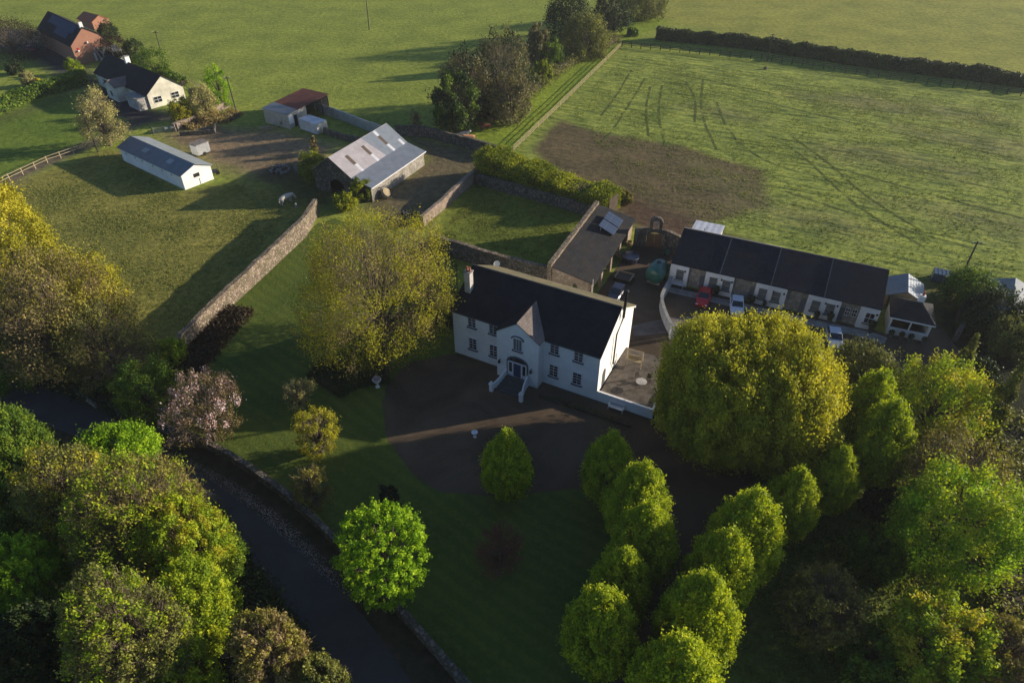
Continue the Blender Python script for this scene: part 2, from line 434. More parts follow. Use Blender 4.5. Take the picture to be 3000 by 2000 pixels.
res = 0.6
xs = np.arange(-190, 190.1, res); ys = np.arange(10, 345.1, res)
X, Y = np.meshgrid(xs, ys)
wob = fbm(X * 0.15, Y * 0.15, 3) * 6 + fbm(X * 0.6, Y * 0.6, 9) * 3
zc = np.zeros(X.shape + (3,)); zr = np.zeros(X.shape)
zc[:] = (0.25, 0.305, 0.058)
def zone(poly, colr, soft=1.0, wobble=0.3, rough=None, amt=1.0):
    global zc, zr
    sd = poly_sd(X, Y, poly) + wob * wobble
    w = np.clip(sd / soft * 0.5 + 0.5, 0, 1) * amt
    zc = zc * (1 - w[..., None]) + np.array(colr) * w[..., None]
    if rough is not None: zr = zr * (1 - w) + rough * w
def trail(pts, half, colr, soft=0.8, wobble=0.1, amt=1.0):
    global zc
    sd = half - line_d(X, Y, pts) + wob * wobble
    w = np.clip(sd / soft * 0.5 + 0.5, 0, 1) * amt
    zc = zc * (1 - w[..., None]) + np.array(colr) * w[..., None]
far = PX((1560, 240), (1660, 160), (1900, 30), (2100, -80)) + [(150, 900), (400, 900), (400, 100)] + PX((3000, 300), (1818, 138))
zone(PX((1820, 130), (1930, 60), (3000, 260)) + [(300, 150), (500, 900), (60, 900)] + PX((2020, -60), (1900, 40)), (0.30, 0.315, 0.068), 4, 0.3, 0.15)
hay = PX((1495, 440), (1818, 138), (3000, 290), (3000, 990), (2640, 840), (2050, 680), (1850, 640), (1700, 590))
zone(hay, (0.28, 0.34, 0.075), 0.6, 0.05, 1.0)
zone(PX((1640, 350), (1760, 390), (2000, 430), (2240, 500), (2245, 605), (2120, 640), (2030, 660), (2200, 760), (1990, 720), (1830, 640), (1690, 560), (1560, 440)), (0.13, 0.094, 0.064), 1.1, 0.3, 0.35, 0.92)
zone(PX((2000, 460), (2235, 520), (2230, 590), (2050, 540)), (0.19, 0.18, 0.08), 2, 0.6, None, 0.6)
zone(PX((1800, 560), (2000, 640), (2300, 740), (2200, 760), (1850, 660)), (0.10, 0.062, 0.045), 1.5, 0.4, None, 0.8)
zone(PX((1495, 440), (1818, 138), (1960, 60), (1880, 40), (1660, 160), (1560, 240), (1400, 330), (1380, 400)), (0.23, 0.31, 0.035), 1.5, 0.2, 0.0)
zone(PX((-200, 620), (60, 530), (300, 440), (360, 440), (540, 560), (700, 530), (880, 570), (940, 600), (500, 1010), (380, 1220), (-200, 1090)), (0.235, 0.228, 0.060), 1.0, 0.1, 0.0)
zone(PX((-300, 350), (260, 270), (440, 330), (250, 440), (0, 545), (-300, 640)), (0.15, 0.22, 0.035), 1.0, 0.1, 0.0)
zone(PX((1400, 500), (1790, 610), (1600, 800), (1260, 700)), (0.17, 0.205, 0.035), 1.0, 0.1)
dirt = (0.27, 0.19, 0.135)
zone(PX((480, 390), (620, 372), (800, 382), (1000, 425), (900, 500), (800, 530), (690, 510), (590, 480), (500, 430)), dirt, 3, 0.6, None, 0.92)
zone(PX((1200, 400), (1480, 460), (1400, 505), (1240, 650), (1050, 620), (1100, 560), (1250, 470)), (0.15, 0.115, 0.085), 2, 0.4, None, 0.9)
zone(PX((830, 460), (1000, 560), (960, 620), (820, 560), (740, 520)), (0.06, 0.055, 0.03), 2, 0.4, None, 0.8)
trail(PX((-100, 620), (60, 512), (230, 435), (330, 395), (430, 345), (540, 345), (640, 400)), 1.9, (0.16, 0.13, 0.10), 1.5)
trail(PX((300, 270), (360, 320), (430, 345)), 4.0, (0.05, 0.05, 0.055), 2)
zone(PX((-250, 60), (130, 90), (300, 240), (220, 260), (60, 150), (-250, 130)), (0.06, 0.065, 0.07), 2, 0.2)
trail(PX((2720, 850), (2800, 835), (2900, 850)), 3.0, (0.10, 0.08, 0.05), 3, 0.3, 0.7)
trail(PX((240, 240), (150, 300), (-60, 370)), 1.5, (0.08, 0.075, 0.05), 3, 0.3, 0.6)
for _c, _r in (((2700, 320), 9), ((2480, 300), 6), ((2620, 470), 8), ((2900, 420), 9), ((2360, 640), 6), ((2850, 640), 7), ((2100, 330), 5)):
    _p = G2(*_c); zone([(_p[0] + _r * 1.8 * math.cos(t * PI / 6), _p[1] + _r * 0.7 * math.sin(t * PI / 6) - 0.45 * _r * 1.8 * math.cos(t * PI / 6)) for t in range(12)], (0.235, 0.225, 0.105), 4, 1.0, None, 0.6)
TRACKS = []
# the wheel tracks across the hay field
for tr in (((1850, 205), (1800, 290), (1760, 340)), ((1905, 255), (1890, 320), (1900, 400)), ((1940, 250), (1925, 330), (1950, 430)),
           ((2060, 230), (2050, 330), (2100, 440)), ((2010, 240), (2040, 290), (2035, 360)), ((2300, 420), (2380, 480), (2500, 600), (2700, 720)),
           ((2320, 400), (2420, 470), (2540, 580), (2740, 700)),
           ((1960, 215), (2200, 260), (2600, 350), (3000, 430)), ((1940, 240), (2200, 290), (2600, 385), (3000, 470)), ((2250, 400), (2500, 450), (2800, 530), (3000, 570)),
           ((2200, 430), (2480, 500), (2800, 590), (3000, 640)), ((2300, 560), (2600, 660), (2900, 740)), ((1890, 230), (1800, 380), (1750, 430)), ((2100, 300), (2140, 400), (2250, 480), (2400, 520))):
    TRACKS.append(smooth_line(PX(*tr)))
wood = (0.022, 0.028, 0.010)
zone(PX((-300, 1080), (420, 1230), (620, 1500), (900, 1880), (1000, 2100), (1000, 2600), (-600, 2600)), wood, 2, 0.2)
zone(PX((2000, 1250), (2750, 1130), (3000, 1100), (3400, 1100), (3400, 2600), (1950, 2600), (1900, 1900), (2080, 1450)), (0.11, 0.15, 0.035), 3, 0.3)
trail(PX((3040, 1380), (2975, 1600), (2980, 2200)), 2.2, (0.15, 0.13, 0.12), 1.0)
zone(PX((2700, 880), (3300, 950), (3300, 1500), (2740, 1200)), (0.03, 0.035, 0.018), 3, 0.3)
nx, ny = len(xs), len(ys)
Zg = np.zeros(X.shape)
V = np.stack([X, Y, Zg], -1).reshape(-1, 3)
idx = np.arange(nx * ny).reshape(ny, nx)
F = np.stack([idx[:-1, :-1], idx[:-1, 1:], idx[1:, 1:], idx[1:, :-1]], -1).reshape(-1, 4)
b0, b1, b2, b3 = idx[0, 0], idx[0, -1], idx[-1, -1], idx[-1, 0]
off = len(V); R_ = 3000
V = np.vstack([V, [(-R_, -R_, 0), (R_, -R_, 0), (R_, R_, 0), (-R_, R_, 0)]])
F = np.vstack([F, [(off, off + 1, b1, b0), (off + 1, off + 2, b2, b1), (off + 2, off + 3, b3, b2), (off + 3, off, b0, b3)]])
ground = fast_mesh('ground', V, F, 'ground_cover', smooth=True)
tag(ground, kind='structure')
ca = np.ones((len(V), 4)); ca[:off, :3] = zc.reshape(-1, 3); ca[off:, :3] = (0.25, 0.305, 0.058)
a = ground.data.color_attributes.new('albedo', 'FLOAT_COLOR', 'POINT'); a.data.foreach_set('color', ca.astype(np.float32).ravel())
ra = np.zeros(len(V)); ra[:off] = zr.ravel()
a = ground.data.attributes.new('rough_grass', 'FLOAT', 'POINT'); a.data.foreach_set('value', ra.astype(np.float32))

def sheet(name, pts, z, mat, wob=0.15, step=1.0):
    out = []
    n = len(pts)
    for k in range(n):
        a, b = Vector(pts[k]), Vector(pts[(k + 1) % n]); L = (b - a).length; c = max(1, int(L / step))
        nn = Vector((-(b - a).y, (b - a).x)).normalized() if L > 0 else Vector((0, 0))
        for j in range(c):
            p = a.lerp(b, j / c)
            if wob: p = p + nn * float(fbm(np.array([p.x * 0.7]), np.array([p.y * 0.7]), 5)[0]) * wob * 3
            out.append((p.x, p.y, z))
    from mathutils.geometry import delaunay_2d_cdt
    n = len(out)
    vs, _, fs, *_r = delaunay_2d_cdt([Vector(p[:2]) for p in out], [], [list(range(n))], 1, 1e-5)
    me = bpy.data.meshes.new(name)
    fs = [f if (vs[f[1]] - vs[f[0]]).cross(vs[f[2]] - vs[f[0]]) > 0 else f[::-1] for f in fs]
    me.from_pydata([(v.x, v.y, z) for v in vs], [], fs); me.materials.append(M[mat])
    o = bpy.data.objects.new(name, me); COL.objects.link(o)
    return tag(o, kind='structure')

m, nt, out = new_mat('lawn_grass')
v = mapping(nt); n1 = noise(nt, 0.12, 4, 0.6, v); n2 = noise(nt, 2.0, 6, 0.75, v)
vw = mapping(nt, (1, 1, 1), (0, 0, math.radians(-52)))
w = N(nt, 'ShaderNodeTexWave', bands_direction='X'); w.inputs['Scale'].default_value = 0.22; w.inputs['Distortion'].default_value = 7.0
w.inputs['Detail'].default_value = 2; w.inputs['Detail Scale'].default_value = 0.3
nt.links.new(vw, w.inputs['Vector'])
c = ramp(nt, n1, [(0.3, (0.055, 0.085, 0.016)), (0.7, (0.115, 0.15, 0.026))])
c = mix_col(nt, ramp(nt, n2, [(0.4, (0, 0, 0)), (0.75, (0.8, 0.8, 0.8))]), c, (0.15, 0.19, 0.04))
c = mix_col(nt, ramp(nt, w.outputs['Fac'], [(0.35, (0, 0, 0)), (0.6, (0.22, 0.22, 0.22))]), c, (0.035, 0.075, 0.015))
principled(nt, out, c, 0.95, 0, 0.08, n2, 0.7, 0.15)
m, nt, out = new_mat('gravel')
v = mapping(nt); n1 = noise(nt, 0.12, 5, 0.6, v, 1.0); n2 = noise(nt, 6.0, 4, 0.8, v)
c = ramp(nt, n1, [(0.36, (0.050, 0.036, 0.024)), (0.64, (0.125, 0.090, 0.060))])
c = mix_col(nt, ramp(nt, n2, [(0.4, (0, 0, 0)), (0.8, (0.7, 0.7, 0.7))]), c, (0.15, 0.115, 0.08))
principled(nt, out, c, 0.95, 0, 0.08, n2, 0.5, 0.05)
m, nt, out = new_mat('asphalt')
v = mapping(nt); n1 = noise(nt, 0.2, 5, 0.6, v, 0.5); n2 = noise(nt, 8.0, 4, 0.8, v)
c = ramp(nt, n1, [(0.3, (0.042, 0.042, 0.044)), (0.7, (0.072, 0.071, 0.072))])
c = mix_col(nt, ramp(nt, n2, [(0.5, (0, 0, 0)), (0.8, (0.5, 0.5, 0.5))]), c, (0.11, 0.11, 0.12))
c = mix_col(nt, ramp(nt, noise(nt, 0.5, 5, 0.7, v), [(0.5, (0, 0, 0)), (0.7, (0.55, 0.55, 0.55))]), c, (0.085, 0.078, 0.07))
principled(nt, out, c, 0.9, 0, 0.15, n2, 0.3, 0.02)
m, nt, out = new_mat('verge_earth')
v = mapping(nt); n1 = noise(nt, 0.8, 6, 0.7, v)
principled(nt, out, ramp(nt, n1, [(0.35, (0.03, 0.035, 0.014)), (0.6, (0.075, 0.058, 0.04)), (0.8, (0.11, 0.09, 0.06))]), 0.95, 0, 0.05, n1, 0.5, 0.15)

lawn_pts = PX((505, 1035), (640, 925), (800, 785), (930, 655), (980, 640), (1340, 775), (1345, 1040), (1200, 1065), (1128, 1140), (1124, 1200), (1130, 1268), (1167, 1330), (1221, 1398), (1297, 1437), (1374, 1446), (1500, 1448), (1700, 1428), (1900, 1420), (1960, 1480), (1900, 1650), (1800, 1900), (1740, 2100), (1460, 2100), (1340, 1960), (1140, 1735), (900, 1475), (720, 1350), (600, 1285), (480, 1235), (430, 1130))
sheet('lawn', lawn_pts, 0.010, 'lawn_grass', 0.15)
sheet('gravel_forecourt', PX((1340, 1035), (1200, 1060), (1128, 1135), (1122, 1200), (1128, 1268), (1165, 1332), (1219, 1400), (1296, 1440), (1374, 1449), (1500, 1452), (1700, 1432), (1900, 1424), (1965, 1480), (1905, 1650), (1805, 1900), (1745, 2110), (1930, 2110), (2010, 1800), (2110, 1560), (2170, 1430), (2330, 1330), (2450, 1180), (2700, 1160), (2850, 1080), (2760, 960), (2600, 980), (2560, 967), (1960, 828), (1945, 800), (2010, 740), (1870, 700), (1840, 735), (1740, 870), (1700, 900), (1640, 900), (1780, 960), (1700, 1100)), 0.020, 'gravel', 0.22)
m, nt, out = new_mat('pressed_grass')
v = mapping(nt); n1 = noise(nt, 0.7, 5, 0.7, v)
tr_ = N(nt, 'ShaderNodeBsdfTransparent'); mx = N(nt, 'ShaderNodeMixShader')
pp = principled(nt, out, ramp(nt, n1, [(0.3, (0.07, 0.095, 0.03)), (0.7, (0.13, 0.16, 0.045))]), 0.95, 0, 0.05, n1, 0.5, 0.1)
nt.links.new(ramp(nt, noise(nt, 0.35, 4, 0.6, v), [(0.38, (0, 0, 0)), (0.55, (0.9, 0.9, 0.9))]), mx.inputs[0])
nt.links.new(tr_.outputs[0], mx.inputs[1]); nt.links.new(pp.outputs[0], mx.inputs[2]); nt.links.new(mx.outputs[0], out.inputs[0])
for _i, _t in enumerate(TRACKS):
    mb = MB(); hw = 0.26 if _i < 7 else 0.20
    for (x0, y0), (x1, y1) in zip(_t[:-1], _t[1:]):
        d = Vector((x1 - x0, y1 - y0)).normalized() * hw
        mb.quad((x0 + d.y, y0 - d.x, 0.012 + _i * .004), (x1 + d.y, y1 - d.x, 0.012 + _i * .004), (x1 - d.y, y1 + d.x, 0.012 + _i * .004), (x0 - d.y, y0 + d.x, 0.012 + _i * .004))
    tag(mb.build('wheel_track', 'pressed_grass'), kind='structure')
road_up = smooth_line(PX((-260, 1050), (-60, 1075), (130, 1130), (280, 1200), (400, 1260), (515, 1338), (660, 1430), (813, 1545), (930, 1650), (1040, 1770), (1170, 1940), (1300, 2140)))
road_lo = smooth_line(PX((-260, 1140), (-60, 1165), (90, 1225), (250, 1290), (400, 1350), (542, 1430), (700, 1590), (813, 1735), (949, 1910), (1090, 2140)))
sheet('road_verge', smooth_line(PX((-300, 1030), (-60, 1050), (130, 1105), (290, 1165), (470, 1250), (600, 1300), (725, 1370), (905, 1500), (1150, 1765), (1350, 1990), (1470, 2140))) + [(p[0], p[1]) for p in reversed(smooth_line(PX((-300, 1200), (90, 1250), (400, 1375), (542, 1460), (700, 1620), (850, 1800), (1060, 2140))))], 0.018, 'verge_earth', 0.1)
sheet('road', road_up + road_lo[::-1], 0.030, 'asphalt', 0.14)
sheet('stone_path', PX((1950, 838), (2560, 975), (2600, 990), (2590, 1008), (2540, 992), (1940, 852)), 0.045, 'concrete', 0.03)
sheet('yard_track', PX((1850, 955), (1960, 930), (2150, 925), (2150, 960), (1960, 975), (1860, 985)), 0.040, 'yard_paving', 0.1)
# low grass bank of the drive island edge
# ------------------------------------------------------------------ leaves
RS = np.random.RandomState(11)
def rand_dirs(n, rs):
    z = rs.uniform(-1, 1, n); t = rs.uniform(0, 2 * PI, n); r = np.sqrt(1 - z * z)
    return np.stack([r * np.cos(t), r * np.sin(t), z], -1)

def leaf_quads(P, Nn, size, rs, long=1.3, updir=None):
    """rhombic leaves at P with normals near Nn"""
    n = len(P)
    Nn = Nn + rs.normal(0, 0.75, (n, 3)); Nn /= np.linalg.norm(Nn, axis=1)[:, None] + 1e-9
    if updir is None: A = rs.normal(0, 1, (n, 3))
    else: A = updir + rs.normal(0, 0.45, (n, 3))
    A = A - (A * Nn).sum(1)[:, None] * Nn; A /= np.linalg.norm(A, axis=1)[:, None] + 1e-9
    B = np.cross(Nn, A)
    s = (size * rs.uniform(0.6, 1.3, n))[:, None]
    V = np.stack([P - A * s * long * .5, P + B * s * .5, P + A * s * long * .5, P - B * s * .5], 1).reshape(-1, 3)
    F = np.arange(4 * n).reshape(n, 4)
    return V, F

def spikes(P, D, length, rad, rs):
    """thin tapering twigs: 3 faces each, as quads with a doubled tip"""
    n = len(P)
    D = D / (np.linalg.norm(D, axis=1)[:, None] + 1e-9)
    a = np.cross(D, np.array([0.3, 0.5, 0.81])); a /= np.linalg.norm(a, axis=1)[:, None] + 1e-9
    b = np.cross(D, a)
    L = length[:, None]; r = rad[:, None]
    v = []
    for k in range(3):
        t = 2 * PI * k / 3; v.append(P + (a * math.cos(t) + b * math.sin(t)) * r)
    for k in range(3):
        t = 2 * PI * k / 3; v.append(P + D * L + (a * math.cos(t) + b * math.sin(t)) * r * 0.25)
    V = np.stack(v, 1).reshape(-1, 3)
    base = (np.arange(n) * 6)[:, None]
    F = np.concatenate([base + np.array([[0, 1, 4, 3]]), base + np.array([[1, 2, 5, 4]]), base + np.array([[2, 0, 3, 5]])], 0)
    return V, F

def profile_egg(t):      # t in -1..1 (bottom..top) -> radius factor
    up = np.clip((t + 0.25) / 1.25, 0, 1); dn = np.clip((-0.25 - t) / 0.75, 0, 1)
    return np.where(t > -0.25, (1 - up ** 1.4) ** 0.85, np.sqrt(np.clip(1 - dn ** 2.2, 0, 1)))
def profile_round(t):
    return np.sqrt(np.clip(1 - np.abs(t) ** 2.3, 0, 1)) ** 0.95
def profile_dome(t):
    u = np.clip((t + 0.45) / 1.45, 0, 1); d = np.clip((-0.45 - t) / 0.55, 0, 1)
    return np.where(t > -0.45, np.sqrt(np.clip(1 - u ** 2.2, 0, 1)), np.sqrt(np.clip(1 - d ** 2, 0, 1)))
def profile_cone(t):
    return np.clip((1 - t) / 2, 0, 1) ** 0.8 * np.clip((t + 1.02) * 6, 0, 1)
def profile_column(t):
    return np.clip(1 - np.abs(t) ** 5, 0, 1) ** 0.5
PROF = dict(egg=profile_egg, round=profile_round, dome=profile_dome, cone=profile_cone, column=profile_column)

def crown_clumps(n, a, b, prof, lobes, rs):
    t = rs.uniform(-1, 1, n * 3); ph = rs.uniform(0, 2 * PI, n * 3)
    pr = PROF[prof](t)
    keep = rs.uniform(0, 1, n * 3) < np.clip(pr + 0.12, 0, 1); t, ph, pr = t[keep][:n], ph[keep][:n], pr[keep][:n]
    # lobes: large scale bulges of the outline
    m = np.ones(len(t))
    for k in range(5):
        pk, tk, wk = rs.uniform(0, 2 * PI), rs.uniform(-.7, .9), rs.uniform(0.35, 0.8)
        dph = np.abs((ph - pk + PI) % (2 * PI) - PI)
        m += lobes * (np.exp(-(dph ** 2 + ((t - tk) * 1.5) ** 2) / wk ** 2) * rs.uniform(0.5, 1.2))
        pk, tk = rs.uniform(0, 2 * PI), rs.uniform(-.7, .9); dph = np.abs((ph - pk + PI) % (2 * PI) - PI)
        m -= lobes * (np.exp(-(dph ** 2 + ((t - tk) * 1.5) ** 2) / wk ** 2 * 1.6) * rs.uniform(0.5, 1.2))
    rad = np.where(rs.uniform(0, 1, len(t)) < 0.75, rs.uniform(0.80, 1.0, len(t)), rs.uniform(0.35, 0.8, len(t)))
    C = np.stack([np.cos(ph) * pr * a * m * rad, np.sin(ph) * pr * a * m * rad, t * b * (0.85 + 0.15 * rad) * (0.9 + 0.1 * m)], -1)
    Nn = np.stack([np.cos(ph) * pr, np.sin(ph) * pr, t * 0.9 + 0.15], -1); Nn /= np.linalg.norm(Nn, axis=1)[:, None] + 1e-9
    return C, Nn

def make_tree(name, a, b, clear, leaf, prof='round', clump=0.2, ncl=160, per=70, size=0.22, lobes=0.15, seed=1,
              bark='bark', twigs=0, twigmat='twig', updraft=0.0, leafmix=None, trunk_r=None, flat=1.0):
    """a tree thing: trunk (with limbs) and crown; a = crown radius, b = crown half height, clear = trunk below the crown"""
    rs = np.random.RandomState(seed)
    root = empty(name, (0, 0, 0))
    zc_ = clear + b
    per = per * 1.7; size = size * 0.76
    C, Nn = crown_clumps(ncl, a, b, prof, lobes, rs)
    n = len(C)
    rc = clump * a * rs.uniform(0.6, 1.3, n)
    # trunk and limbs
    mb = MB(); tr = trunk_r or (0.12 + 0.018 * (a + b))
    rr = random.Random(seed)
    top = clear + b * 1.1
    pts = [(0, 0, -0.15), (0.03, 0.02, clear * 0.5), (0.1 * rr.uniform(-1, 1), 0.1 * rr.uniform(-1, 1), clear), (0.25 * rr.uniform(-1, 1), 0.25 * rr.uniform(-1, 1), clear + b * 0.6), (0.3 * rr.uniform(-1, 1), 0.3 * rr.uniform(-1, 1), top)]
    mb.tube(pts, [tr * 1.5, tr, tr * 0.9, tr * 0.6, tr * 0.2], 7)
    nl = min(n, 26 if twigs == 0 else 44)
    for k in range(nl):
        c = C[k]; z0 = clear * 0.8 + (c[2] + b) * 0.35 * rr.uniform(0.5, 1.0)
        e = (c[0] * 0.9, c[1] * 0.9, zc_ + c[2] * 0.92)
        midp = (c[0] * 0.4 + rr.uniform(-.3, .3), c[1] * 0.4 + rr.uniform(-.3, .3), z0 + (e[2] - z0) * 0.55 + 0.25)
        mb.tube([(0, 0, z0), midp, e], [tr * 0.42, tr * 0.26, tr * 0.08], 4, False)
    mb.build('trunk', bark, root, smooth=True)
    # leaves
    if per > 0:
        cnt = np.maximum(3, (per * (rc / (clump * a)) ** 2).astype(int))
        ci = np.repeat(np.arange(n), cnt); tot = len(ci)
        D = rand_dirs(tot, rs); D += Nn[ci] * 0.55; D /= np.linalg.norm(D, axis=1)[:, None]
        rad = rs.uniform(0.25, 1.0, tot) ** 0.5
        P = C[ci] + D * (rc[ci] * rad)[:, None] * np.array([1, 1, flat if updraft == 0 else 1.0 + updraft])
        P[:, 2] += zc_
        up = None
        if updraft > 0:
            up = Nn[ci] * 0.6 + np.array([0, 0, 1.0])
            P += up * (rs.uniform(0, 1, tot) ** 2 * rc[ci] * 0.7)[:, None]
        P += Nn[ci] * (rs.uniform(0, 1, tot) ** 9 * rc[ci] * 1.3)[:, None]
        low = P[:, 2] < 0.15; P[low, 2] = 0.15 + rs.uniform(0, 0.3, low.sum())
        Vv, Ff = leaf_quads(P, D, size, rs, 1.3 if updraft == 0 else 1.7, up)
        cv = rs.uniform(0, 1, n)
        va = np.clip(cv[ci] * 0.66 + rs.uniform(0, 1, tot) * 0.34, 0, 1)
        if leafmix is not None:   # a second kind of leaf on part of the tree
            frac, mat2 = leafmix
            sel = cv < frac
            k2 = np.where(sel[ci])[0]; k1 = np.where(~sel[ci])[0]
            va = np.clip(rs.uniform(0, 1, n)[ci] * 0.6 + rs.uniform(0, 1, tot) * 0.4, 0, 1)
            for kk, mt in ((k1, leaf), (k2, mat2)):
                if len(kk) == 0: continue
                vv = Vv.reshape(-1, 4, 3)[kk].reshape(-1, 3)
                fast_mesh('crown' if mt == leaf else 'young_leaves', vv, np.arange(4 * len(kk)).reshape(-1, 4), mt, root, va[kk])
        else:
            fast_mesh('crown', Vv, Ff, leaf, root, va)
    if twigs:
        ci = rs.randint(0, n, twigs)
        P = C[ci] * rs.uniform(0.55, 1.0, (twigs, 1)) + rs.normal(0, 1, (twigs, 3)) * rc[ci][:, None] * 0.5
        Dd = C[ci] * np.array([1, 1, 0.9]) / a + np.array([0, 0, 0.75]) + rs.normal(0, 0.45, (twigs, 3))
        P[:, 2] += zc_; P[:, 2] = np.maximum(P[:, 2], 0.2)
        Vv, Ff = spikes(P, Dd, rs.uniform(0.5, 1.5, twigs) * (0.5 + 0.07 * a), rs.uniform(0.012, 0.03, twigs), rs)
        fast_mesh('twigs', Vv, Ff, twigmat, root)
    return root

def from_box(x0, y0, x1, y1, clear, bmin=0.55):
    """size and place of a crown that fills the photo box x0..x1, y0..y1"""
    cx, cy = (x0 + x1) / 2, (y0 + y1) / 2; v = (cy - 1000) / FPX
    zc_ = clear + 4.0
    for _ in range(12):
        Z = (CAM_H - zc_) / (sP + v * cP)
        a = (x1 - x0) / 2 * Z / FPX; hh = (y1 - y0) / 2 * Z / FPX
        th = PITCH + math.atan(v)
        b2 = hh * hh - (a * math.sin(th)) ** 2
        b = math.sqrt(b2) / math.cos(th) if b2 > 0 else 0
        b = max(b, bmin * a); zc_ = clear + b
    p = G(cx, cy, zc_)
    return (p[0], p[1], 0.0), a, b

def from_top(x0, x1, y0, ratio, clear):
    """size and place of a crown of that half height / radius ratio whose upper outline is at row y0"""
    cy = y0 + (x1 - x0) / 2; zc_ = clear + 4.0
    for _ in range(20):
        v = (cy - 1000) / FPX; Z = (CAM_H - zc_) / (sP + v * cP)
        a = (x1 - x0) / 2 * Z / FPX; b = ratio * a; th = PITCH + math.atan(v)
        hh = math.sqrt((a * math.sin(th)) ** 2 + (b * math.cos(th)) ** 2)
        cy = y0 + hh * FPX / Z; zc_ = clear + b
    p = G((x0 + x1) / 2, cy, zc_)
    return (p[0], p[1], 0.0), a, b

TREES = []
def tree_at(box, clear, label, cat='tree', group=None, name='broadleaf_tree', bmin=0.55, ratio=None, fit=0.96, **kw):
    loc, a, b = from_top(box[0], box[2], box[1], ratio, clear) if ratio else from_box(*box, clear, bmin)
    t = make_tree(name, a * fit, b * fit, clear, **kw)
    t.location = loc
    tag(t, label, cat, group); TREES.append(t)
    return t

# the avenue of clipped hornbeams: three meshes, copied
protos = []
for s in (1, 2, 3):
    protos.append(make_tree('hornbeam_tree', 2.6, 3.9, 1.0, 'leaf_hornbeam', 'egg', 0.115, 900, 26, 0.165, 0.035, 40 + s, updraft=1.0))
used = [False] * 3
av = [((1402, 1252, 1567, 1462), 'egg-shaped hornbeam standing alone at the edge of the gravel forecourt'),
      ((1700, 1258, 1870, 1448), 'darkest hornbeam of the left avenue row, nearest to the white house'),
      ((1765, 1343, 1975, 1525), 'broad hornbeam in the left avenue row, second from the white house'),
      ((1780, 1460, 1995, 1640), 'hornbeam in the left avenue row, third from the white house'),
      ((1720, 1592, 1920, 1770), 'hornbeam in the left avenue row, fourth from the white house'),
      ((1640, 1700, 1880, 2005), 'tallest hornbeam at the near end of the left avenue row'),
      ((2360, 1300, 2520, 1520), 'hornbeam at the far end of the right avenue row beside the big lime'),
      ((2235, 1363, 2405, 1640), 'slim hornbeam in the right avenue row below the big lime tree'),
      ((2070, 1425, 2305, 1700), 'hornbeam in the right avenue row, third from its far end'),
      ((2000, 1533, 2225, 1830), 'hornbeam in the right avenue row, third from its near end'),
      ((1915, 1658, 2175, 1950), 'hornbeam in the right avenue row, second from its near end'),
      ((1830, 1838, 2130, 2120), 'hornbeam at the near end of the right avenue row, cut by the photo edge'),
      ((2435, 1082, 2640, 1330), 'dark green hornbeam beside the big lime, behind a taller yellow-green one'),
      ((2470, 1165, 2680, 1400), 'yellow-green hornbeam standing between the big lime and the ragged sycamore')]
for k, (bx, lb) in enumerate(av):
    j = k % 3
    r = copy_tree(protos[j]) if used[j] else protos[j]
    used[j] = True
    loc, a, b = from_top(bx[0], bx[2], bx[1], 1.52, 0.8)
    r.location = loc; r.rotation_euler = (0, 0, k * 1.3); r.scale = (a / 2.98, a / 2.98, (b + 0.4) / 4.45)
    tag(r, lb, 'tree', 'clipped hornbeams along the avenue')

T_ = tree_at
# big double-headed lime right of the house
_loc, _a, _b = from_box(1925, 915, 2425, 1345, 1.2)
for _k, (_dx, _dy, _rx, _ry, _rz, _lb, _sd) in enumerate(((-0.30, -0.05, 0.66, 0.86, 0.97, 'left half of the pair of huge yellow-green lime trees beside the house', 5), (0.32, -0.12, 0.64, 0.88, 1.0, 'right half of the pair of huge yellow-green lime trees, in front of the terrace', 6))):
    _t = make_tree('lime_tree', _a * 0.75, _b, 1.2, 'leaf_lime', 'round', 0.11, 1300, 62, 0.20, 0.13, _sd, updraft=0.3)
    _t.location = (_loc[0] + _dx * _a, _loc[1] + _dy * _a, 0); _t.scale = (_rx / 0.75, _ry / 0.75, _rz)
    tag(_t, _lb, 'tree', 'huge lime trees beside the house')
T_((860, 625, 1330, 1045), 1.5, 'large spreading beech with young yellow-green leaves left of the white house', name='beech_tree', leaf='leaf_beech', prof='dome', clump=0.11, ncl=640, per=56, size=0.15, lobes=0.27, seed=8, twigs=5500, leafmix=(0.16, 'leaf_bud'), updraft=0.5)
T_((985, 1475, 1252, 1770), 1.5, 'bright lime-green round maple between the road wall and the lawn', name='maple_tree', leaf='leaf_bright', prof='round', clump=0.085, ncl=560, per=34, size=0.20, lobes=0.07, seed=9)
# left side
T_((-140, 520, 135, 900), 2, 'sunlit golden-yellow tree cut by the left edge of the photo', leaf='leaf_yellow', prof='dome', clump=0.17, ncl=280, per=90, size=0.24, lobes=0.15, seed=10)
T_((90, 740, 335, 950), 5, 'golden-leaved tree behind the brownish tree at the left paddock', leaf='leaf_yellow', prof='dome', clump=0.2, ncl=160, per=60, size=0.22, lobes=0.18, seed=11, twigs=1500)
T_((-20, 745, 345, 1085), 2, 'broad brownish tree just coming into leaf at the paddock corner', leaf='leaf_brown', prof='dome', clump=0.16, ncl=330, per=55, size=0.2, lobes=0.15, seed=12, twigs=7000, leafmix=(0.35, 'leaf_bud'), updraft=0.3)
T_((190, 880, 420, 1130), 1, 'loose olive tree with bare twigs at the lower paddock corner', leaf='leaf_hawthorn', prof='dome', clump=0.2, ncl=170, per=45, size=0.2, lobes=0.2, seed=13, twigs=3000)
T_((-80, 950, 130, 1130), 0.6, 'dark green tree above the road at the left edge', leaf='leaf_hedge', prof='dome', clump=0.2, ncl=150, per=70, size=0.22, lobes=0.2, seed=14)
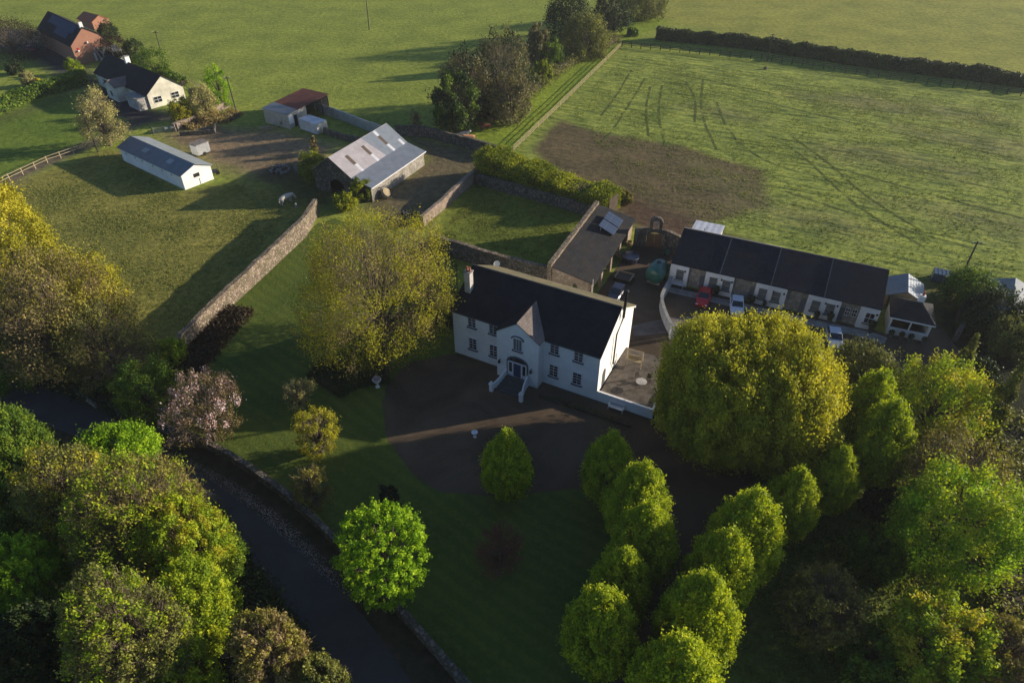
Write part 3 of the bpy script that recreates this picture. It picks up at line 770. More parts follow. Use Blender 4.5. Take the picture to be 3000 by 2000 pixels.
T_((340, 1040, 520, 1235), 0.3, 'dark green shrubby tree beside the pink cherry tree', leaf='leaf_hedge', prof='dome', clump=0.2, ncl=150, per=70, size=0.2, lobes=0.2, seed=15)
T_((492, 1085, 692, 1295), 1.0, 'pink blossoming cherry tree beside the road wall', name='cherry_tree', leaf='leaf_cherry', prof='dome', clump=0.15, ncl=190, per=36, size=0.16, lobes=0.34, seed=16, twigs=900, updraft=0.3)
T_((865, 1195, 990, 1335), 0.4, 'small golden-brown tree on the lawn beside the forecourt', name='small_tree', leaf='leaf_beech', prof='round', clump=0.2, ncl=100, per=60, size=0.14, lobes=0.1, seed=17, twigs=500)
T_((860, 1365, 965, 1490), 0.4, 'small olive-brown tree on the lawn close to the road wall', name='small_tree', leaf='leaf_brown', prof='round', clump=0.2, ncl=90, per=40, size=0.14, lobes=0.1, seed=18, twigs=700)
T_((828, 1110, 912, 1195), 0.3, 'pale grey-leaved shrub at the corner of the dark flower bed', name='shrub', cat='shrub', leaf='leaf_pale', prof='round', clump=0.25, ncl=50, per=40, size=0.13, lobes=0.25, seed=19, twigs=200)
T_((1112, 1425, 1165, 1520), 0.0, 'black-green clipped yew column behind the bright maple', name='yew_tree', bmin=1.3, leaf='leaf_yew', prof='column', clump=0.25, ncl=120, per=60, size=0.14, lobes=0.03, seed=20)
T_((1390, 1530, 1535, 1690), 0.8, 'bare reddish ornamental tree on the dark lawn', name='bare_tree', leaf='leaf_bud', prof='dome', clump=0.25, ncl=60, per=4, size=0.1, lobes=0.2, seed=21, twigs=1300, twigmat='red_twig')
# lower left wood
LL = [((-110, 1190, 130, 1430), 3, 'leaf_hedge', 'green tree over the road at the left edge, below the asphalt bend', 22, 0, None),
      ((210, 1245, 462, 1420), 4, 'leaf_bright', 'bright green maple poking up behind the brown-twigged trees by the road', 23, 0, None),
      ((40, 1290, 330, 1600), 4, 'leaf_hawthorn', 'brown-twigged olive tree at the upper side of the roadside wood', 24, 3500, (0.25, 'leaf_yellow')),
      ((200, 1320, 560, 1690), 5, 'leaf_brown', 'large brownish-green tree in the middle of the roadside wood', 25, 6500, (0.45, 'leaf_sycamore')),
      ((400, 1440, 665, 1730), 4, 'leaf_sycamore', 'yellow-green tree leaning towards the road in the roadside wood', 26, 1200, (0.3, 'leaf_lime')),
      ((-40, 1560, 165, 1780), 5, 'leaf_bright', 'bright green maple at the left edge of the roadside wood', 27, 0, None),
      ((-130, 1400, 110, 1640), 3, 'leaf_hedge', 'mid green tree behind the bright maple at the left edge', 28, 0, None),
      ((480, 1640, 680, 1890), 3, 'leaf_sycamore', 'yellow-green rounded tree at the right end of the roadside wood', 29, 500, None),
      ((200, 1650, 520, 2050), 4, 'leaf_hawthorn', 'grey-twigged green tree at the bottom of the roadside wood', 30, 6500, (0.4, 'leaf_sycamore')),
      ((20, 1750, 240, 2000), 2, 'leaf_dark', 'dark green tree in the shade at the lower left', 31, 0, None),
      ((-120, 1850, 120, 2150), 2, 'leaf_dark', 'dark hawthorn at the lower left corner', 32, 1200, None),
      ((675, 1780, 900, 2060), 2, 'leaf_brown', 'russet-topped tree beside the road at the bottom of the photo', 33, 3500, (0.4, 'leaf_bud')),
      ((880, 1920, 1010, 2100), 1, 'leaf_hawthorn', 'small olive tree at the very bottom beside the road', 34, 900, None),
      ((340, 1850, 640, 2150), 2, 'leaf_sycamore', 'green tree at the bottom edge of the roadside wood', 35, 1500, None),
      ((560, 1530, 700, 1690), 1, 'leaf_hedge', 'green sapling reaching over the asphalt from the wood', 36, 500, None),
      ((470, 1380, 560, 1480), 0.5, 'leaf_bud', 'brown leafless bush at the road edge of the wood', 37, 900, None)]
for bx, cl, lf, lb, sd, tw, mx in LL:
    w = bx[2] - bx[0]
    T_(bx, cl, lb, group='trees of the roadside wood', fit=0.92, leaf=lf, prof='dome', clump=0.12 if w > 200 else 0.18, ncl=int(90 + w * 1.7), per=48 if tw < 2000 else 26, size=0.165, lobes=0.2, seed=sd, twigs=tw, leafmix=mx, updraft=0.4)
# right side
RT = [((2440, 1020, 2610, 1130), 0.5, 'leaf_hawthorn', 'olive bush in front of the car park, right of the silver car', 50, 1200, None, 'dome'),
      ((2612, 1050, 2885, 1360), 2, 'leaf_sycamore', 'ragged bright sycamore in front of the pavilion', 51, 300, (0.4, 'leaf_yellow'), 'dome'),
      ((2640, 1260, 2940, 1480), 1.5, 'leaf_brown', 'bare brown thicket tree between the two right sycamores', 52, 4500, None, 'dome'),
      ((2640, 1365, 2975, 1790), 3, 'leaf_sycamore', 'largest bright sycamore near the right edge', 53, 300, (0.3, 'leaf_bright'), 'dome'),
      ((2620, 1740, 2880, 2060), 2, 'leaf_sycamore', 'shaded sycamore in the lower right corner', 54, 500, (0.2, 'leaf_yellow'), 'dome'),
      ((2840, 1810, 3060, 2080), 2, 'leaf_brown', 'brown-leaved tree at the lower right corner', 55, 2500, None, 'dome'),
      ((2310, 1660, 2530, 1900), 1.5, 'leaf_brown', 'nearly bare brown tree on the dark grass right of the avenue', 56, 2500, None, 'dome'),
      ((2785, 985, 2850, 1150), 0.3, 'leaf_hawthorn', 'slim olive conifer beside the stone ruin', 57, 0, None, 'cone'),
      ((2880, 1060, 2965, 1330), 0.3, 'leaf_hawthorn', 'tall ragged conifer beside the lane at the right edge', 58, 0, None, 'cone'),
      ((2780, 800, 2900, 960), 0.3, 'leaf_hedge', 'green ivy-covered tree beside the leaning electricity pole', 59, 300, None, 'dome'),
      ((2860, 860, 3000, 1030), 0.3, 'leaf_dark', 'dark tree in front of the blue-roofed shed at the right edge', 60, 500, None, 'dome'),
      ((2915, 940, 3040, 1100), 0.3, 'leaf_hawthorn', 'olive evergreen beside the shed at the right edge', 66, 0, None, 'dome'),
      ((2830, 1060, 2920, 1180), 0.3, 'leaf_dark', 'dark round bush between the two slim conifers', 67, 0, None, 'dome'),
      ((1812, 565, 1848, 622), 0.2, 'leaf_brown', 'dead twisted snag at the right end of the ivy hedge', 68, 500, None, 'dome'),
      ((2500, 1560, 2640, 1680), 0.2, 'leaf_hedge', 'low green bush in the shade right of the avenue', 61, 200, None, 'dome'),
      ((2540, 1420, 2640, 1500), 0.2, 'leaf_dark', 'dark low bush behind the largest sycamore', 62, 300, None, 'dome'),
      ((2930, 1500, 3030, 1660), 0.5, 'leaf_hawthorn', 'olive tree between the largest sycamore and the lane', 63, 900, None, 'dome'),
      ((2480, 1850, 2640, 2010), 0.2, 'leaf_hedge', 'dim green bush at the bottom right of the avenue', 64, 300, None, 'dome')]
for bx, cl, lf, lb, sd, tw, mx, pf in RT:
    w = bx[2] - bx[0]; dense = lf == 'leaf_sycamore'
    T_(bx, cl, lb, name='conifer_tree' if pf == 'cone' else 'broadleaf_tree', bmin=1.2, ratio=None if pf == 'cone' else 0.85 if w > 140 else 0.7, leaf=lf, prof=pf, clump=0.17 if w > 200 else 0.24, ncl=int(60 + w * (0.55 if dense else 0.7)), per=60 if tw < 2000 else 22, size=0.21, lobes=0.25, seed=sd, twigs=tw, leafmix=mx, updraft=0.45)
# hedgerow across the top
HR = [((1265, 200, 1400, 380), 'leaf_hedge', 'dark green ivy-clad tree at the near end of the field hedgerow', 70, 1500, (0.5, 'leaf_dark')),
      ((1290, 130, 1450, 330), 'leaf_ash', 'ivy-trunked ash with brown twigs in the field hedgerow', 71, 3500, (0.3, 'leaf_dark')),
      ((1380, 70, 1560, 300), 'leaf_ash', 'tall brown-twigged ash in the middle of the field hedgerow', 72, 5000, (0.3, 'leaf_dark')),
      ((1430, 190, 1560, 350), 'leaf_ash', 'reddish-brown thorn bush in front of the hedgerow ashes', 73, 2500, None),
      ((1560, 110, 1650, 190), 'leaf_hedge', 'round green bush in the field hedgerow below the evergreen', 74, 200, None),
      ((1590, -40, 1740, 120), 'leaf_dark', 'dark blue-green evergreen in the field hedgerow', 75, 0, None),
      ((1650, 40, 1790, 160), 'leaf_hawthorn', 'olive thorn bush right of the dark evergreen', 76, 1500, None),
      ((1740, -40, 1850, 90), 'leaf_dark', 'dark ivy-clad hedgerow tree at the top edge', 77, 800, None),
      ((1830, -60, 1960, 50), 'leaf_hawthorn', 'brown and green hedgerow tree cut by the top edge', 78, 1200, None),
      ((1540, 60, 1610, 190), 'leaf_ash', 'thin leafless ash left of the dark evergreen', 79, 1500, None),
      ((1560, 180, 1620, 240), 'leaf_ivy', 'low yellow-green bush at the foot of the hedgerow', 80, 0, None)]
for bx, lf, lb, sd, tw, mx in HR:
    w = bx[2] - bx[0]
    T_(bx, 0.5, lb, fit=0.84, group='trees and bushes of the field hedgerow', name='hedgerow_tree', leaf=lf, prof='dome', clump=0.22, ncl=int(70 + w * 0.7), per=50 if tw < 2000 else 26, size=0.34, lobes=0.22, seed=sd, twigs=tw, leafmix=mx, twigmat='twig', updraft=0.2)
# upper left gardens and small things
for bx, cl, lf, lb, sd, tw, nm in [((235, 270, 345, 405), 1.5, 'leaf_pale', 'pale budding tree beside the leaning pole and the lane', 90, 1600, 'garden_tree'),
      ((605, 195, 668, 310), 0.3, 'leaf_bright', 'tall bright green tree behind the bungalow garden wall', 91, 0, 'garden_tree'),
      ((555, 250, 625, 330), 1.0, 'leaf_pale', 'thin pale tree beside the cream bungalow', 92, 600, 'garden_tree'),
      ((500, 290, 560, 350), 0.5, 'leaf_beech', 'small yellowish tree under the bungalow gable', 93, 400, 'garden_tree'),
      ((290, 60, 335, 110), 0.2, 'leaf_dark', 'dark conifer behind the brick house', 94, 0, 'garden_tree'),
      ((300, 110, 370, 170), 0.2, 'leaf_copper', 'dark copper bush behind the black bungalow roof', 95, 200, 'shrub'),
      ((370, 120, 420, 180), 0.2, 'leaf_dark', 'dark green bush behind the bungalow chimney', 96, 0, 'shrub'),
      ((400, 150, 490, 215), 0.2, 'leaf_hedge', 'green bushes in a clump behind the bungalow', 97, 0, 'shrub'),
      ((20, 180, 60, 215), 0.2, 'leaf_dark', 'small dark bush in the left-hand garden', 98, 0, 'shrub'),
      ((60, 215, 100, 250), 0.2, 'leaf_pale', 'pale flowering bush in the left-hand garden', 99, 0, 'shrub'),
      ((97, 232, 118, 250), 0.0, 'leaf_yellow', 'small bright yellow gorse bush in the left-hand garden', 100, 0, 'shrub'),
      ((-60, 80, 110, 150), 0.3, 'leaf_copper', 'dark brown trees left of the brick house', 101, 600, 'garden_tree'),
      ((195, 175, 235, 215), 0.2, 'leaf_sycamore', 'small green shrub at the corner of the brick house', 102, 0, 'shrub'),
      ((1200, 320, 1232, 385), 0.3, 'leaf_pale', 'small bare sapling in the field behind the barn', 103, 300, 'sapling'),
      ((910, 400, 930, 450), 0.2, 'leaf_bud', 'small orange-brown sapling in the farmyard', 104, 200, 'sapling'),
      ((880, 450, 970, 525), 0.3, 'leaf_ivy', 'round ivy bush against the barn gable', 105, 0, 'shrub'),
      ((1030, 525, 1085, 585), 0.3, 'leaf_ivy', 'round clipped bush at the corner of the lean-to', 106, 0, 'shrub'),
      ((983, 567, 1037, 612), 0.3, 'leaf_ivy', 'yellow-green round bush at the top of the long stone wall', 107, 0, 'shrub'),
      ((460, 995, 540, 1070), 0.1, 'leaf_sycamore', 'small bright ivy bush at the foot of the long stone wall', 108, 0, 'shrub')]:
    w = bx[2] - bx[0]; cat = {'garden_tree': 'tree', 'shrub': 'shrub', 'sapling': 'tree'}[nm]
    T_(bx, cl, lb, cat=cat, name=nm, leaf=lf, prof='round' if nm == 'shrub' else 'dome', clump=0.28, ncl=int(40 + w * 0.6), per=45, size=0.26, lobes=0.12, seed=sd, twigs=tw)

# ------------------------------------------------------------------ hedges: leafy bands along a line
def band(name, label, pts, width, height, leaf, n, size=0.3, seed=1, rough=0.25, cat='hedge', group=None, core='verge_earth', kind=None, base=0.0, top_wob=0.3):
    rs = np.random.RandomState(seed)
    P = np.array(pts); seg = np.linalg.norm(P[1:] - P[:-1], axis=1); cum = np.concatenate([[0], np.cumsum(seg)])
    s = rs.uniform(0, cum[-1], n); k = np.clip(np.searchsorted(cum, s) - 1, 0, len(seg) - 1)
    t = (s - cum[k]) / seg[k]; C = P[k] + (P[k + 1] - P[k]) * t[:, None]
    d = (P[k + 1] - P[k]) / seg[k][:, None]; nn = np.stack([-d[:, 1], d[:, 0]], -1)
    hw = 1 + top_wob * fbm(s * 0.35, s * 0 + seed, seed, 3) * 2
    face = rs.rand(n)
    side = np.where(face < 0.45, 1, np.where(face < 0.62, -1, 0))
    off = np.where(side != 0, side * width / 2, rs.uniform(-1, 1, n) * width / 2) * (0.9 + 0.2 * hw * 0.5) + rs.normal(0, rough, n)
    z = np.where(side != 0, rs.uniform(0.02, 1, n), 1.0) * height * hw + rs.normal(0, rough * 0.6, n)
    z = np.maximum(z, 0.05) + base
    Q = np.stack([C[:, 0] + nn[:, 0] * off, C[:, 1] + nn[:, 1] * off, z], -1)
    Nn = np.stack([nn[:, 0] * side, nn[:, 1] * side, np.where(side == 0, 1.0, 0.3)], -1)
    Vv, Ff = leaf_quads(Q, Nn, size, rs, 1.2)
    va = np.clip(vnoise(s * 0.4, z * 1.2, seed) * 0.6 + rs.rand(n) * 0.5, 0, 1)
    root = empty(name, (float(P[0][0]), float(P[0][1]), 0), 0, label, cat, group)
    o = fast_mesh('foliage', Vv - np.array([P[0][0], P[0][1], 0]), Ff, leaf, root, va)
    mb = MB()
    for a, b in zip(pts[:-1], pts[1:]):
        a, b = Vector(a), Vector(b); e = (b - a).normalized(); q = Vector((-e.y, e.x)) * width * 0.34
        pp = [a + q, a - q, b - q, b + q]
        mb.prism([(p.x - P[0][0], p.y - P[0][1], base) for p in pp], (0, 0, height * 0.72))
    mb.build('stems', 'dark_twig', root)
    return root

band('clipped_hedge', 'long dark clipped hedge across the top right between two fields', PX((1922, 115), (2200, 143), (2500, 190), (2760, 224), (3060, 262)), 2.2, 2.9, 'leaf_thorn', 56000, 0.36, 1, 0.22)
band('hedge_stub', 'short dark piece of hedge left of the long clipped hedge', PX((1842, 106), (1864, 104)), 2.0, 1.8, 'leaf_hedge', 1200, 0.4, 2)
band('ivy_hedge', 'thick yellow-green ivy hedge along the back of the walled garden', PX((1410, 515), (1530, 545), (1680, 590), (1795, 625)), 4.4, 4.3, 'leaf_ivy', 60000, 0.21, 3, 0.45, top_wob=0.7)
band('garden_hedge', 'long green hedge below the gardens at the left edge', PX((-80, 360), (60, 300), (160, 270), (250, 240)), 3.0, 2.4, 'leaf_hedge', 14000, 0.34, 4, 0.3)
band('boundary_hedge', 'low green hedge behind the bungalow along the field', PX((410, 190), (470, 215), (540, 250)), 1.6, 1.4, 'leaf_hedge', 5000, 0.32, 5)
band('flower_bed', 'dark copper shrubs in a bed at the foot of the long stone wall', PX((520, 1110), (610, 1010), (705, 905)), 3.2, 0.5, 'leaf_copper', 12000, 0.2, 6, 0.4, cat='flower bed', top_wob=0.6)
band('flower_bed', 'dark shrub bed under the big beech beside the lawn', PX((950, 1135), (1020, 1090), (1140, 1075)), 5.0, 0.8, 'leaf_dark', 11000, 0.2, 7, 0.35, cat='flower bed', top_wob=0.6)
band('brush_line', 'line of brown bushes at the foot of the field hedgerow', PX((1440, 350), (1560, 262), (1640, 200), (1800, 120)), 4.0, 2.2, 'leaf_hawthorn', 15000, 0.30, 8, 0.6, cat='hedge', top_wob=1.1)
band('bramble_heap', 'overgrown brown bramble heap inside the low farmyard wall', PX((535, 375), (600, 355), (650, 345), (690, 350)), 4.5, 0.9, 'leaf_bud', 7000, 0.26, 9, 0.5, cat='brambles', top_wob=1.0)
band('shrub_border', 'dark shrubs along the wall between the beech and the white house', PX((1250, 730), (1300, 900), (1290, 960)), 3.0, 1.6, 'leaf_dark', 7000, 0.2, 10, 0.4, cat='shrubs', top_wob=0.8)
band('plant_border', 'low dark plants along the foot of the white house front', PX((1580, 1160), (1700, 1200), (1850, 1250)), 0.5, 0.3, 'leaf_dark', 700, 0.12, 11, 0.12, cat='plants', top_wob=0.9)
band('roadside_brush', 'dark undergrowth between the roadside wood and the asphalt', PX((380, 1430), (560, 1520), (680, 1700), (800, 1870), (900, 2080)), 3.0, 1.2, 'leaf_dark', 15000, 0.2, 12, 0.5, cat='undergrowth', top_wob=0.9)
band('hedge_bank', 'green hedge bank between the paddock corner and the road', PX((-40, 1075), (130, 1100), (300, 1160), (430, 1215)), 2.4, 1.6, 'leaf_dark', 12000, 0.22, 13, 0.4, cat='hedge', top_wob=0.6)
band('thicket', 'tangled dark thicket in front of the shed at the right edge', PX((2800, 930), (2900, 960), (3020, 1010)), 6.0, 2.2, 'leaf_dark', 14000, 0.26, 14, 0.6, cat='thicket', top_wob=0.9)
band('lane_hedge', 'rough olive hedge between the sycamores and the right-hand lane', PX((2950, 1220), (2960, 1400), (2950, 1700), (2960, 2060)), 2.6, 1.8, 'leaf_hawthorn', 16000, 0.22, 15, 0.5, top_wob=0.8)

# ------------------------------------------------------------------ fences
def rail_fence(name, label, pts, spacing, h, rails, mat, post=0.07, group=None, rt=0.085):
    root = empty(name, (pts[0][0], pts[0][1], 0), 0, label, 'fence', group)
    o = Vector(pts[0]); rb = MB(); np_ = 0
    for a, b in zip(pts[:-1], pts[1:]):
        a, b = Vector(a) - o, Vector(b) - o; L = (b - a).length; n = max(1, round(L / spacing)); e = (b - a).normalized(); q = Vector((-e.y, e.x))
        for k in range(n + 1):
            if k == 0 and np_ > 0: continue
            p = a.lerp(b, k / n); pb = MB(); lean = random.uniform(-.02, .02)
            pb.box(-post, post, -post, post, -0.1, h + random.uniform(-.03, .06), Matrix.Translation((p.x, p.y, 0)) @ Matrix.Rotation(math.atan2(e.y, e.x), 4, 'Z') @ Matrix.Rotation(lean, 4, 'X'))
            pb.build('post', mat, root); np_ += 1
        for k in range(n):
            p0, p1 = a.lerp(b, k / n), a.lerp(b, (k + 1) / n)
            for r in range(rails):
                z = h * (0.92 - r * 0.8 / rails) + random.uniform(-.02, .02); z2 = z + random.uniform(-.02, .02)
                w = q * (post + 0.025)
                s = [(p0 - w), (p0 - w - q * 0.04), (p1 - w - q * 0.04), (p1 - w)]
                rb.prism([(x.x, x.y, zz) for x, zz in zip(s, (z, z, z2, z2))], (0, 0, rt))
    rb.build('rails', mat, root)
    return root
rail_fence('field_fence', 'sunlit pale post-and-rail fence along the grass lane', PX((1503, 447), (1640, 315), (1818, 140)), 2.6, 1.45, 3, 'pale_wood', 0.06)
rail_fence('field_fence', 'long dark post-and-rail fence below the clipped hedge', PX((1822, 138), (2260, 180), (2640, 238), (3030, 287)), 2.7, 1.5, 3, 'black_paint', 0.1, rt=0.13)
rail_fence('paddock_fence', 'two-rail wooden fence beside the lane at the left edge', PX((-30, 560), (30, 530), (140, 478), (255, 438)), 2.4, 1.3, 2, 'pale_wood')
rail_fence('paddock_fence', 'short low fence between the pale tree and the long white shed', PX((292, 430), (365, 414)), 2.2, 1.2, 3, 'pale_wood')
rail_fence('garden_fence', 'thin white wire fence behind the bungalow along the field', PX((480, 205), (560, 245), (600, 270)), 1.8, 1.1, 3, 'pale_wood', 0.04)
rail_fence('garden_fence', 'wire and post fence below the tall bright green tree', PX((610, 285), (700, 335)), 2.0, 1.1, 3, 'pale_wood', 0.05)

# ------------------------------------------------------------------ walls
def wall(name, label, pts, width, h, mat, cope=None, cat='wall', group=None, hw=0.12, step=1.2, z0=-0.1, cope_t=0.12, cope_w=0.08):
    """a wall with slightly uneven face and top, heights may be a list per point"""
    o = Vector(pts[0]); root = empty(name, (o.x, o.y, 0), 0, label, cat, group)
    hs = h if hasattr(h, '__len__') else [h] * len(pts)
    line = []; 
    for i, (a, b) in enumerate(zip(pts[:-1], pts[1:])):
        a, b = Vector(a) - o, Vector(b) - o; L = (b - a).length; n = max(1, int(L / step))
        for k in range(n): line.append((a.lerp(b, k / n), hs[i] + (hs[i + 1] - hs[i]) * k / n))
    line.append((Vector(pts[-1]) - o, hs[-1]))
    ring = []
    for i, (p, hh) in enumerate(line):
        d = (line[min(i + 1, len(line) - 1)][0] - line[max(i - 1, 0)][0]).normalized(); q = Vector((-d.y, d.x)) * width / 2
        hh += random.uniform(-hw, hw) if hw else 0
        j = random.uniform(-hw, hw) * 0.3 if hw else 0
        ring.append([(p.x + q.x + j, p.y + q.y, z0), (p.x + q.x * 0.85, p.y + q.y * 0.85, hh), (p.x - q.x * 0.85, p.y - q.y * 0.85, hh), (p.x - q.x, p.y - q.y + j, z0)])
    mb = MB()
    for r0, r1 in zip(ring[:-1], ring[1:]):
        for k in range(3): mb.quad(r0[k], r1[k], r1[k + 1], r0[k + 1])
    mb.poly(ring[0]); mb.poly(ring[-1][::-1])
    mb.build('stonework' if 'stone' in mat else 'wall_face', mat, root)
    if cope:
        cb = MB()
        for r0, r1 in zip(ring[:-1], ring[1:]):
            a0, b0 = Vector(r0[1]), Vector(r0[2]); a1, b1 = Vector(r1[1]), Vector(r1[2])
            e0 = (a0 - b0).normalized() * cope_w; e1 = (a1 - b1).normalized() * cope_w
            up = Vector((0, 0, cope_t + 0.004))
            P = [a0 + e0 + up, b0 - e0 + up, b1 - e1 + up, a1 + e1 + up]
            cb.slab([tuple(p) for p in P], cope_t)
        cb.build('coping', cope, root)
    return root

wall('garden_wall', 'long sunlit rubble stone wall between the paddock and the garden', PX((525, 1045), (668, 902), (803, 777), (893, 692), (931, 625)), 0.6, [2.3, 2.5, 2.7, 2.8, 2.4], 'garden_stone', 'garden_stone', hw=0.10)
wall('road_wall', 'low stone wall running between the lawn and the road', smooth_line(PX((270, 1150), (383, 1228), (480, 1262), (600, 1305), (720, 1372), (900, 1505), (1148, 1770), (1352, 2000), (1470, 2140)), 2), 0.45, 1.1, 'dark_wall_stone', 'dark_wall_stone', hw=0.06)
wall('field_wall', 'shaded rubble wall between the farmyard and the cattle field', PX((1160, 398), (1250, 402), (1340, 425), (1480, 465)), 0.55, 2.0, 'dark_wall_stone', 'dark_wall_stone')
wall('yard_wall', 'sunlit brick and rubble wall on the left side of the walled garden', PX((1238, 662), (1300, 610), (1400, 525)), 0.5, [1.6, 1.8, 2.2], 'pink_stone', 'pink_stone')
wall('walled_garden_wall', 'ivy-topped stone wall behind the white house roof', PX((1275, 735), (1400, 775), (1520, 808), (1640, 840)), 0.55, 2.6, 'dark_wall_stone', 'garden_stone')
wall('walled_garden_wall', 'pale rendered wall under the ivy hedge of the walled garden', PX((1395, 540), (1500, 568), (1650, 610), (1740, 640)), 0.4, 2.0, 'dark_wall_stone')
wall('farm_wall', 'crumbling rubble wall above the bramble heap in the farmyard', PX((512, 385), (560, 362), (620, 335), (672, 312)), 0.7, 1.5, 'pink_stone', hw=0.25)
wall('farm_wall', 'low block wall with a square end enclosing the bramble heap', PX((528, 398), (630, 392), (632, 372)), 0.35, 0.8, 'dark_wall_stone', hw=0.04)
wall('sheep_pen_wall', 'grey sheeted fence wall behind the rusty-roofed shed', PX((935, 330), (1010, 355), (1070, 380), (1130, 400)), 0.3, 2.0, 'tin_wall', hw=0.05)
wall('sheep_pen_wall', 'low broken stone wall between the white container and the barn', PX((950, 392), (1010, 412), (1055, 420)), 0.5, 1.3, 'dark_wall_stone')
wall('kerb_wall', 'low pale stone ruin wall beside the slim conifer', PX((2795, 1000), (2830, 940), (2860, 900)), 0.6, [1.5, 2.4, 1.8], 'dark_wall_stone', hw=0.2)
wall('road_wall', 'low white-topped wall at the road bend by the paddock corner', PX((225, 1150), (285, 1195)), 0.3, 0.7, 'concrete', hw=0.0)
wall('curved_wall', 'curved white rendered wall between the stable yard and the car park', smooth_line(PX((1975, 812), (1945, 880), (1935, 905), (1945, 950), (1968, 985)), 2), 0.3, [1.5] * 17, 'white_render', 'concrete', hw=0.0) if False else None
_p = smooth_line(PX((1963, 838), (1940, 878), (1932, 900), (1945, 945), (1965, 985)), 2)
wall('curved_wall', 'curved white rendered wall between the stable yard and the car park', _p, 0.3, 1.5, 'yard_wall', 'concrete', hw=0.0)
g = empty('gate_pillar', G(1967, 992), 0.1, 'square white gate pillar at the near end of the curved wall', 'pillar')
MB().box(-0.3, 0.3, -0.3, 0.3, -0.1, 2.1).build('shaft', 'white_render', g)
MB().box(-0.4, 0.4, -0.4, 0.4, 2.103, 2.22).build('cap', 'concrete', g)

# ------------------------------------------------------------------ building helpers
def add_window(parent, u, z, w, h, v, frame_mat='white_paint', cols=2, rows=3, sill='sill_stone', normal='front', depth=0.05, arch=False, sign=-1, pane='glass'):
    """window on a wall plane; front: plane v, outside towards sign*v. side: plane u=v, outside towards +u"""
    def pt(a, d, zz):  # a along wall, d outward
        return (a, v + sign * d, zz) if normal == 'front' else (v + sign * d, a, zz)
    def bx(mb, a0, a1, d0, d1, z0, z1):
        P = [pt(a0, d0, z0), pt(a1, d0, z0), pt(a1, d1, z0), pt(a0, d1, z0)]
        mb.prism(P, (0, 0, z1 - z0))
    wf = MB(); t = 0.045
    bx(wf, u - w / 2 - t, u - w / 2, 0.003, depth + 0.03, z, z + h); bx(wf, u + w / 2, u + w / 2 + t, 0.003, depth + 0.03, z, z + h)
    bx(wf, u - w / 2 - t, u + w / 2 + t, 0.003, depth + 0.03, z + h, z + h + t); bx(wf, u - w / 2 - t, u + w / 2 + t, 0.003, depth + 0.03, z - t, z)
    for i in range(1, cols):
        a = u - w / 2 + w * i / cols; bx(wf, a - 0.018, a + 0.018, 0.02, depth + 0.01, z, z + h)
    for j in range(1, rows):
        zz = z + h * j / rows; q = 0.03 if rows % 2 == 0 and j == rows // 2 else 0.018
        bx(wf, u - w / 2, u + w / 2, 0.021, depth + 0.012, zz - q, zz + q)
    fr = wf.build('window', frame_mat, parent)
    gm = MB(); bx(gm, u - w / 2, u + w / 2, 0.004, 0.02, z, z + h); gm.build('pane', pane, fr)
    if sill:
        sm = MB(); bx(sm, u - w / 2 - 0.16, u + w / 2 + 0.16, 0.003, 0.2, z - t - 0.16, z - t - 0.003); sm.build('sill', sill, fr)
    return fr

def gable_block(L, D, he, hr, ridge_along='u', z0=-0.2):
    """walls of a gabled block; ridge along u at v=D/2, or along v at u=L/2"""
    mb = MB()
    if ridge_along == 'u':
        e = [(0, 0), (L, 0), (L, D), (0, D)]
        mb.quad((0, 0, z0), (L, 0, z0), (L, 0, he), (0, 0, he)); mb.quad((L, D, z0), (0, D, z0), (0, D, he), (L, D, he))
        mb.poly([(L, 0, z0), (L, D, z0), (L, D, he), (L, D / 2, hr), (L, 0, he)])
        mb.poly([(0, D, z0), (0, 0, z0), (0, 0, he), (0, D / 2, hr), (0, D, he)])
    else:
        mb.quad((L, 0, z0), (L, D, z0), (L, D, he), (L, 0, he)); mb.quad((0, D, z0), (0, 0, z0), (0, 0, he), (0, D, he))
        mb.poly([(0, 0, z0), (L, 0, z0), (L, 0, he), (L / 2, 0, hr), (0, 0, he)])
        mb.poly([(L, D, z0), (0, D, z0), (0, D, he), (L / 2, D, hr), (L, D, he)])
    return mb

def pitched(parent, name, mat, a, b, c, d, t=0.12, lift=0.02):
    """roof slope slab a,b (eave) c,d (ridge)"""
    up = Vector((0, 0, lift + t))
    return MB().slab([tuple(Vector(p) + up) for p in (a, b, c, d)], t).build(name, mat, parent)

# ------------------------------------------------------------------ MAIN HOUSE
O_MH, A_MH = (-6.9, 64.5), -27.8
L, D, HE, HR_ = 18.4, 10.3, 6.45, 9.35
H = empty('country_house', (*O_MH, 0), math.radians(A_MH), 'large white two-storey country house with a dark slate roof and central gabled bay', 'house')
gable_block(L, D, HE, HR_).build('wall', 'white_render', H)
k = (HR_ - HE) / (D / 2); ov = 0.32; og = 0.18
rf = pitched(H, 'front_roof', 'house_slate', (-og, -ov, HE - ov * k), (L + og, -ov, HE - ov * k), (L + og, D / 2 + 0.0, HR_), (-og, D / 2, HR_))
rb = pitched(H, 'rear_roof', 'sunlit_rear_slate', (L + og, D + ov, HE - ov * k), (-og, D + ov, HE - ov * k), (-og, D / 2 + 0.003, HR_), (L + og, D / 2 + 0.003, HR_))
MB().tube([(-og, D / 2, HR_ + 0.16), (L + og, D / 2, HR_ + 0.16)], 0.09, 6).build('ridge_tiles', 'dark_stone', H)
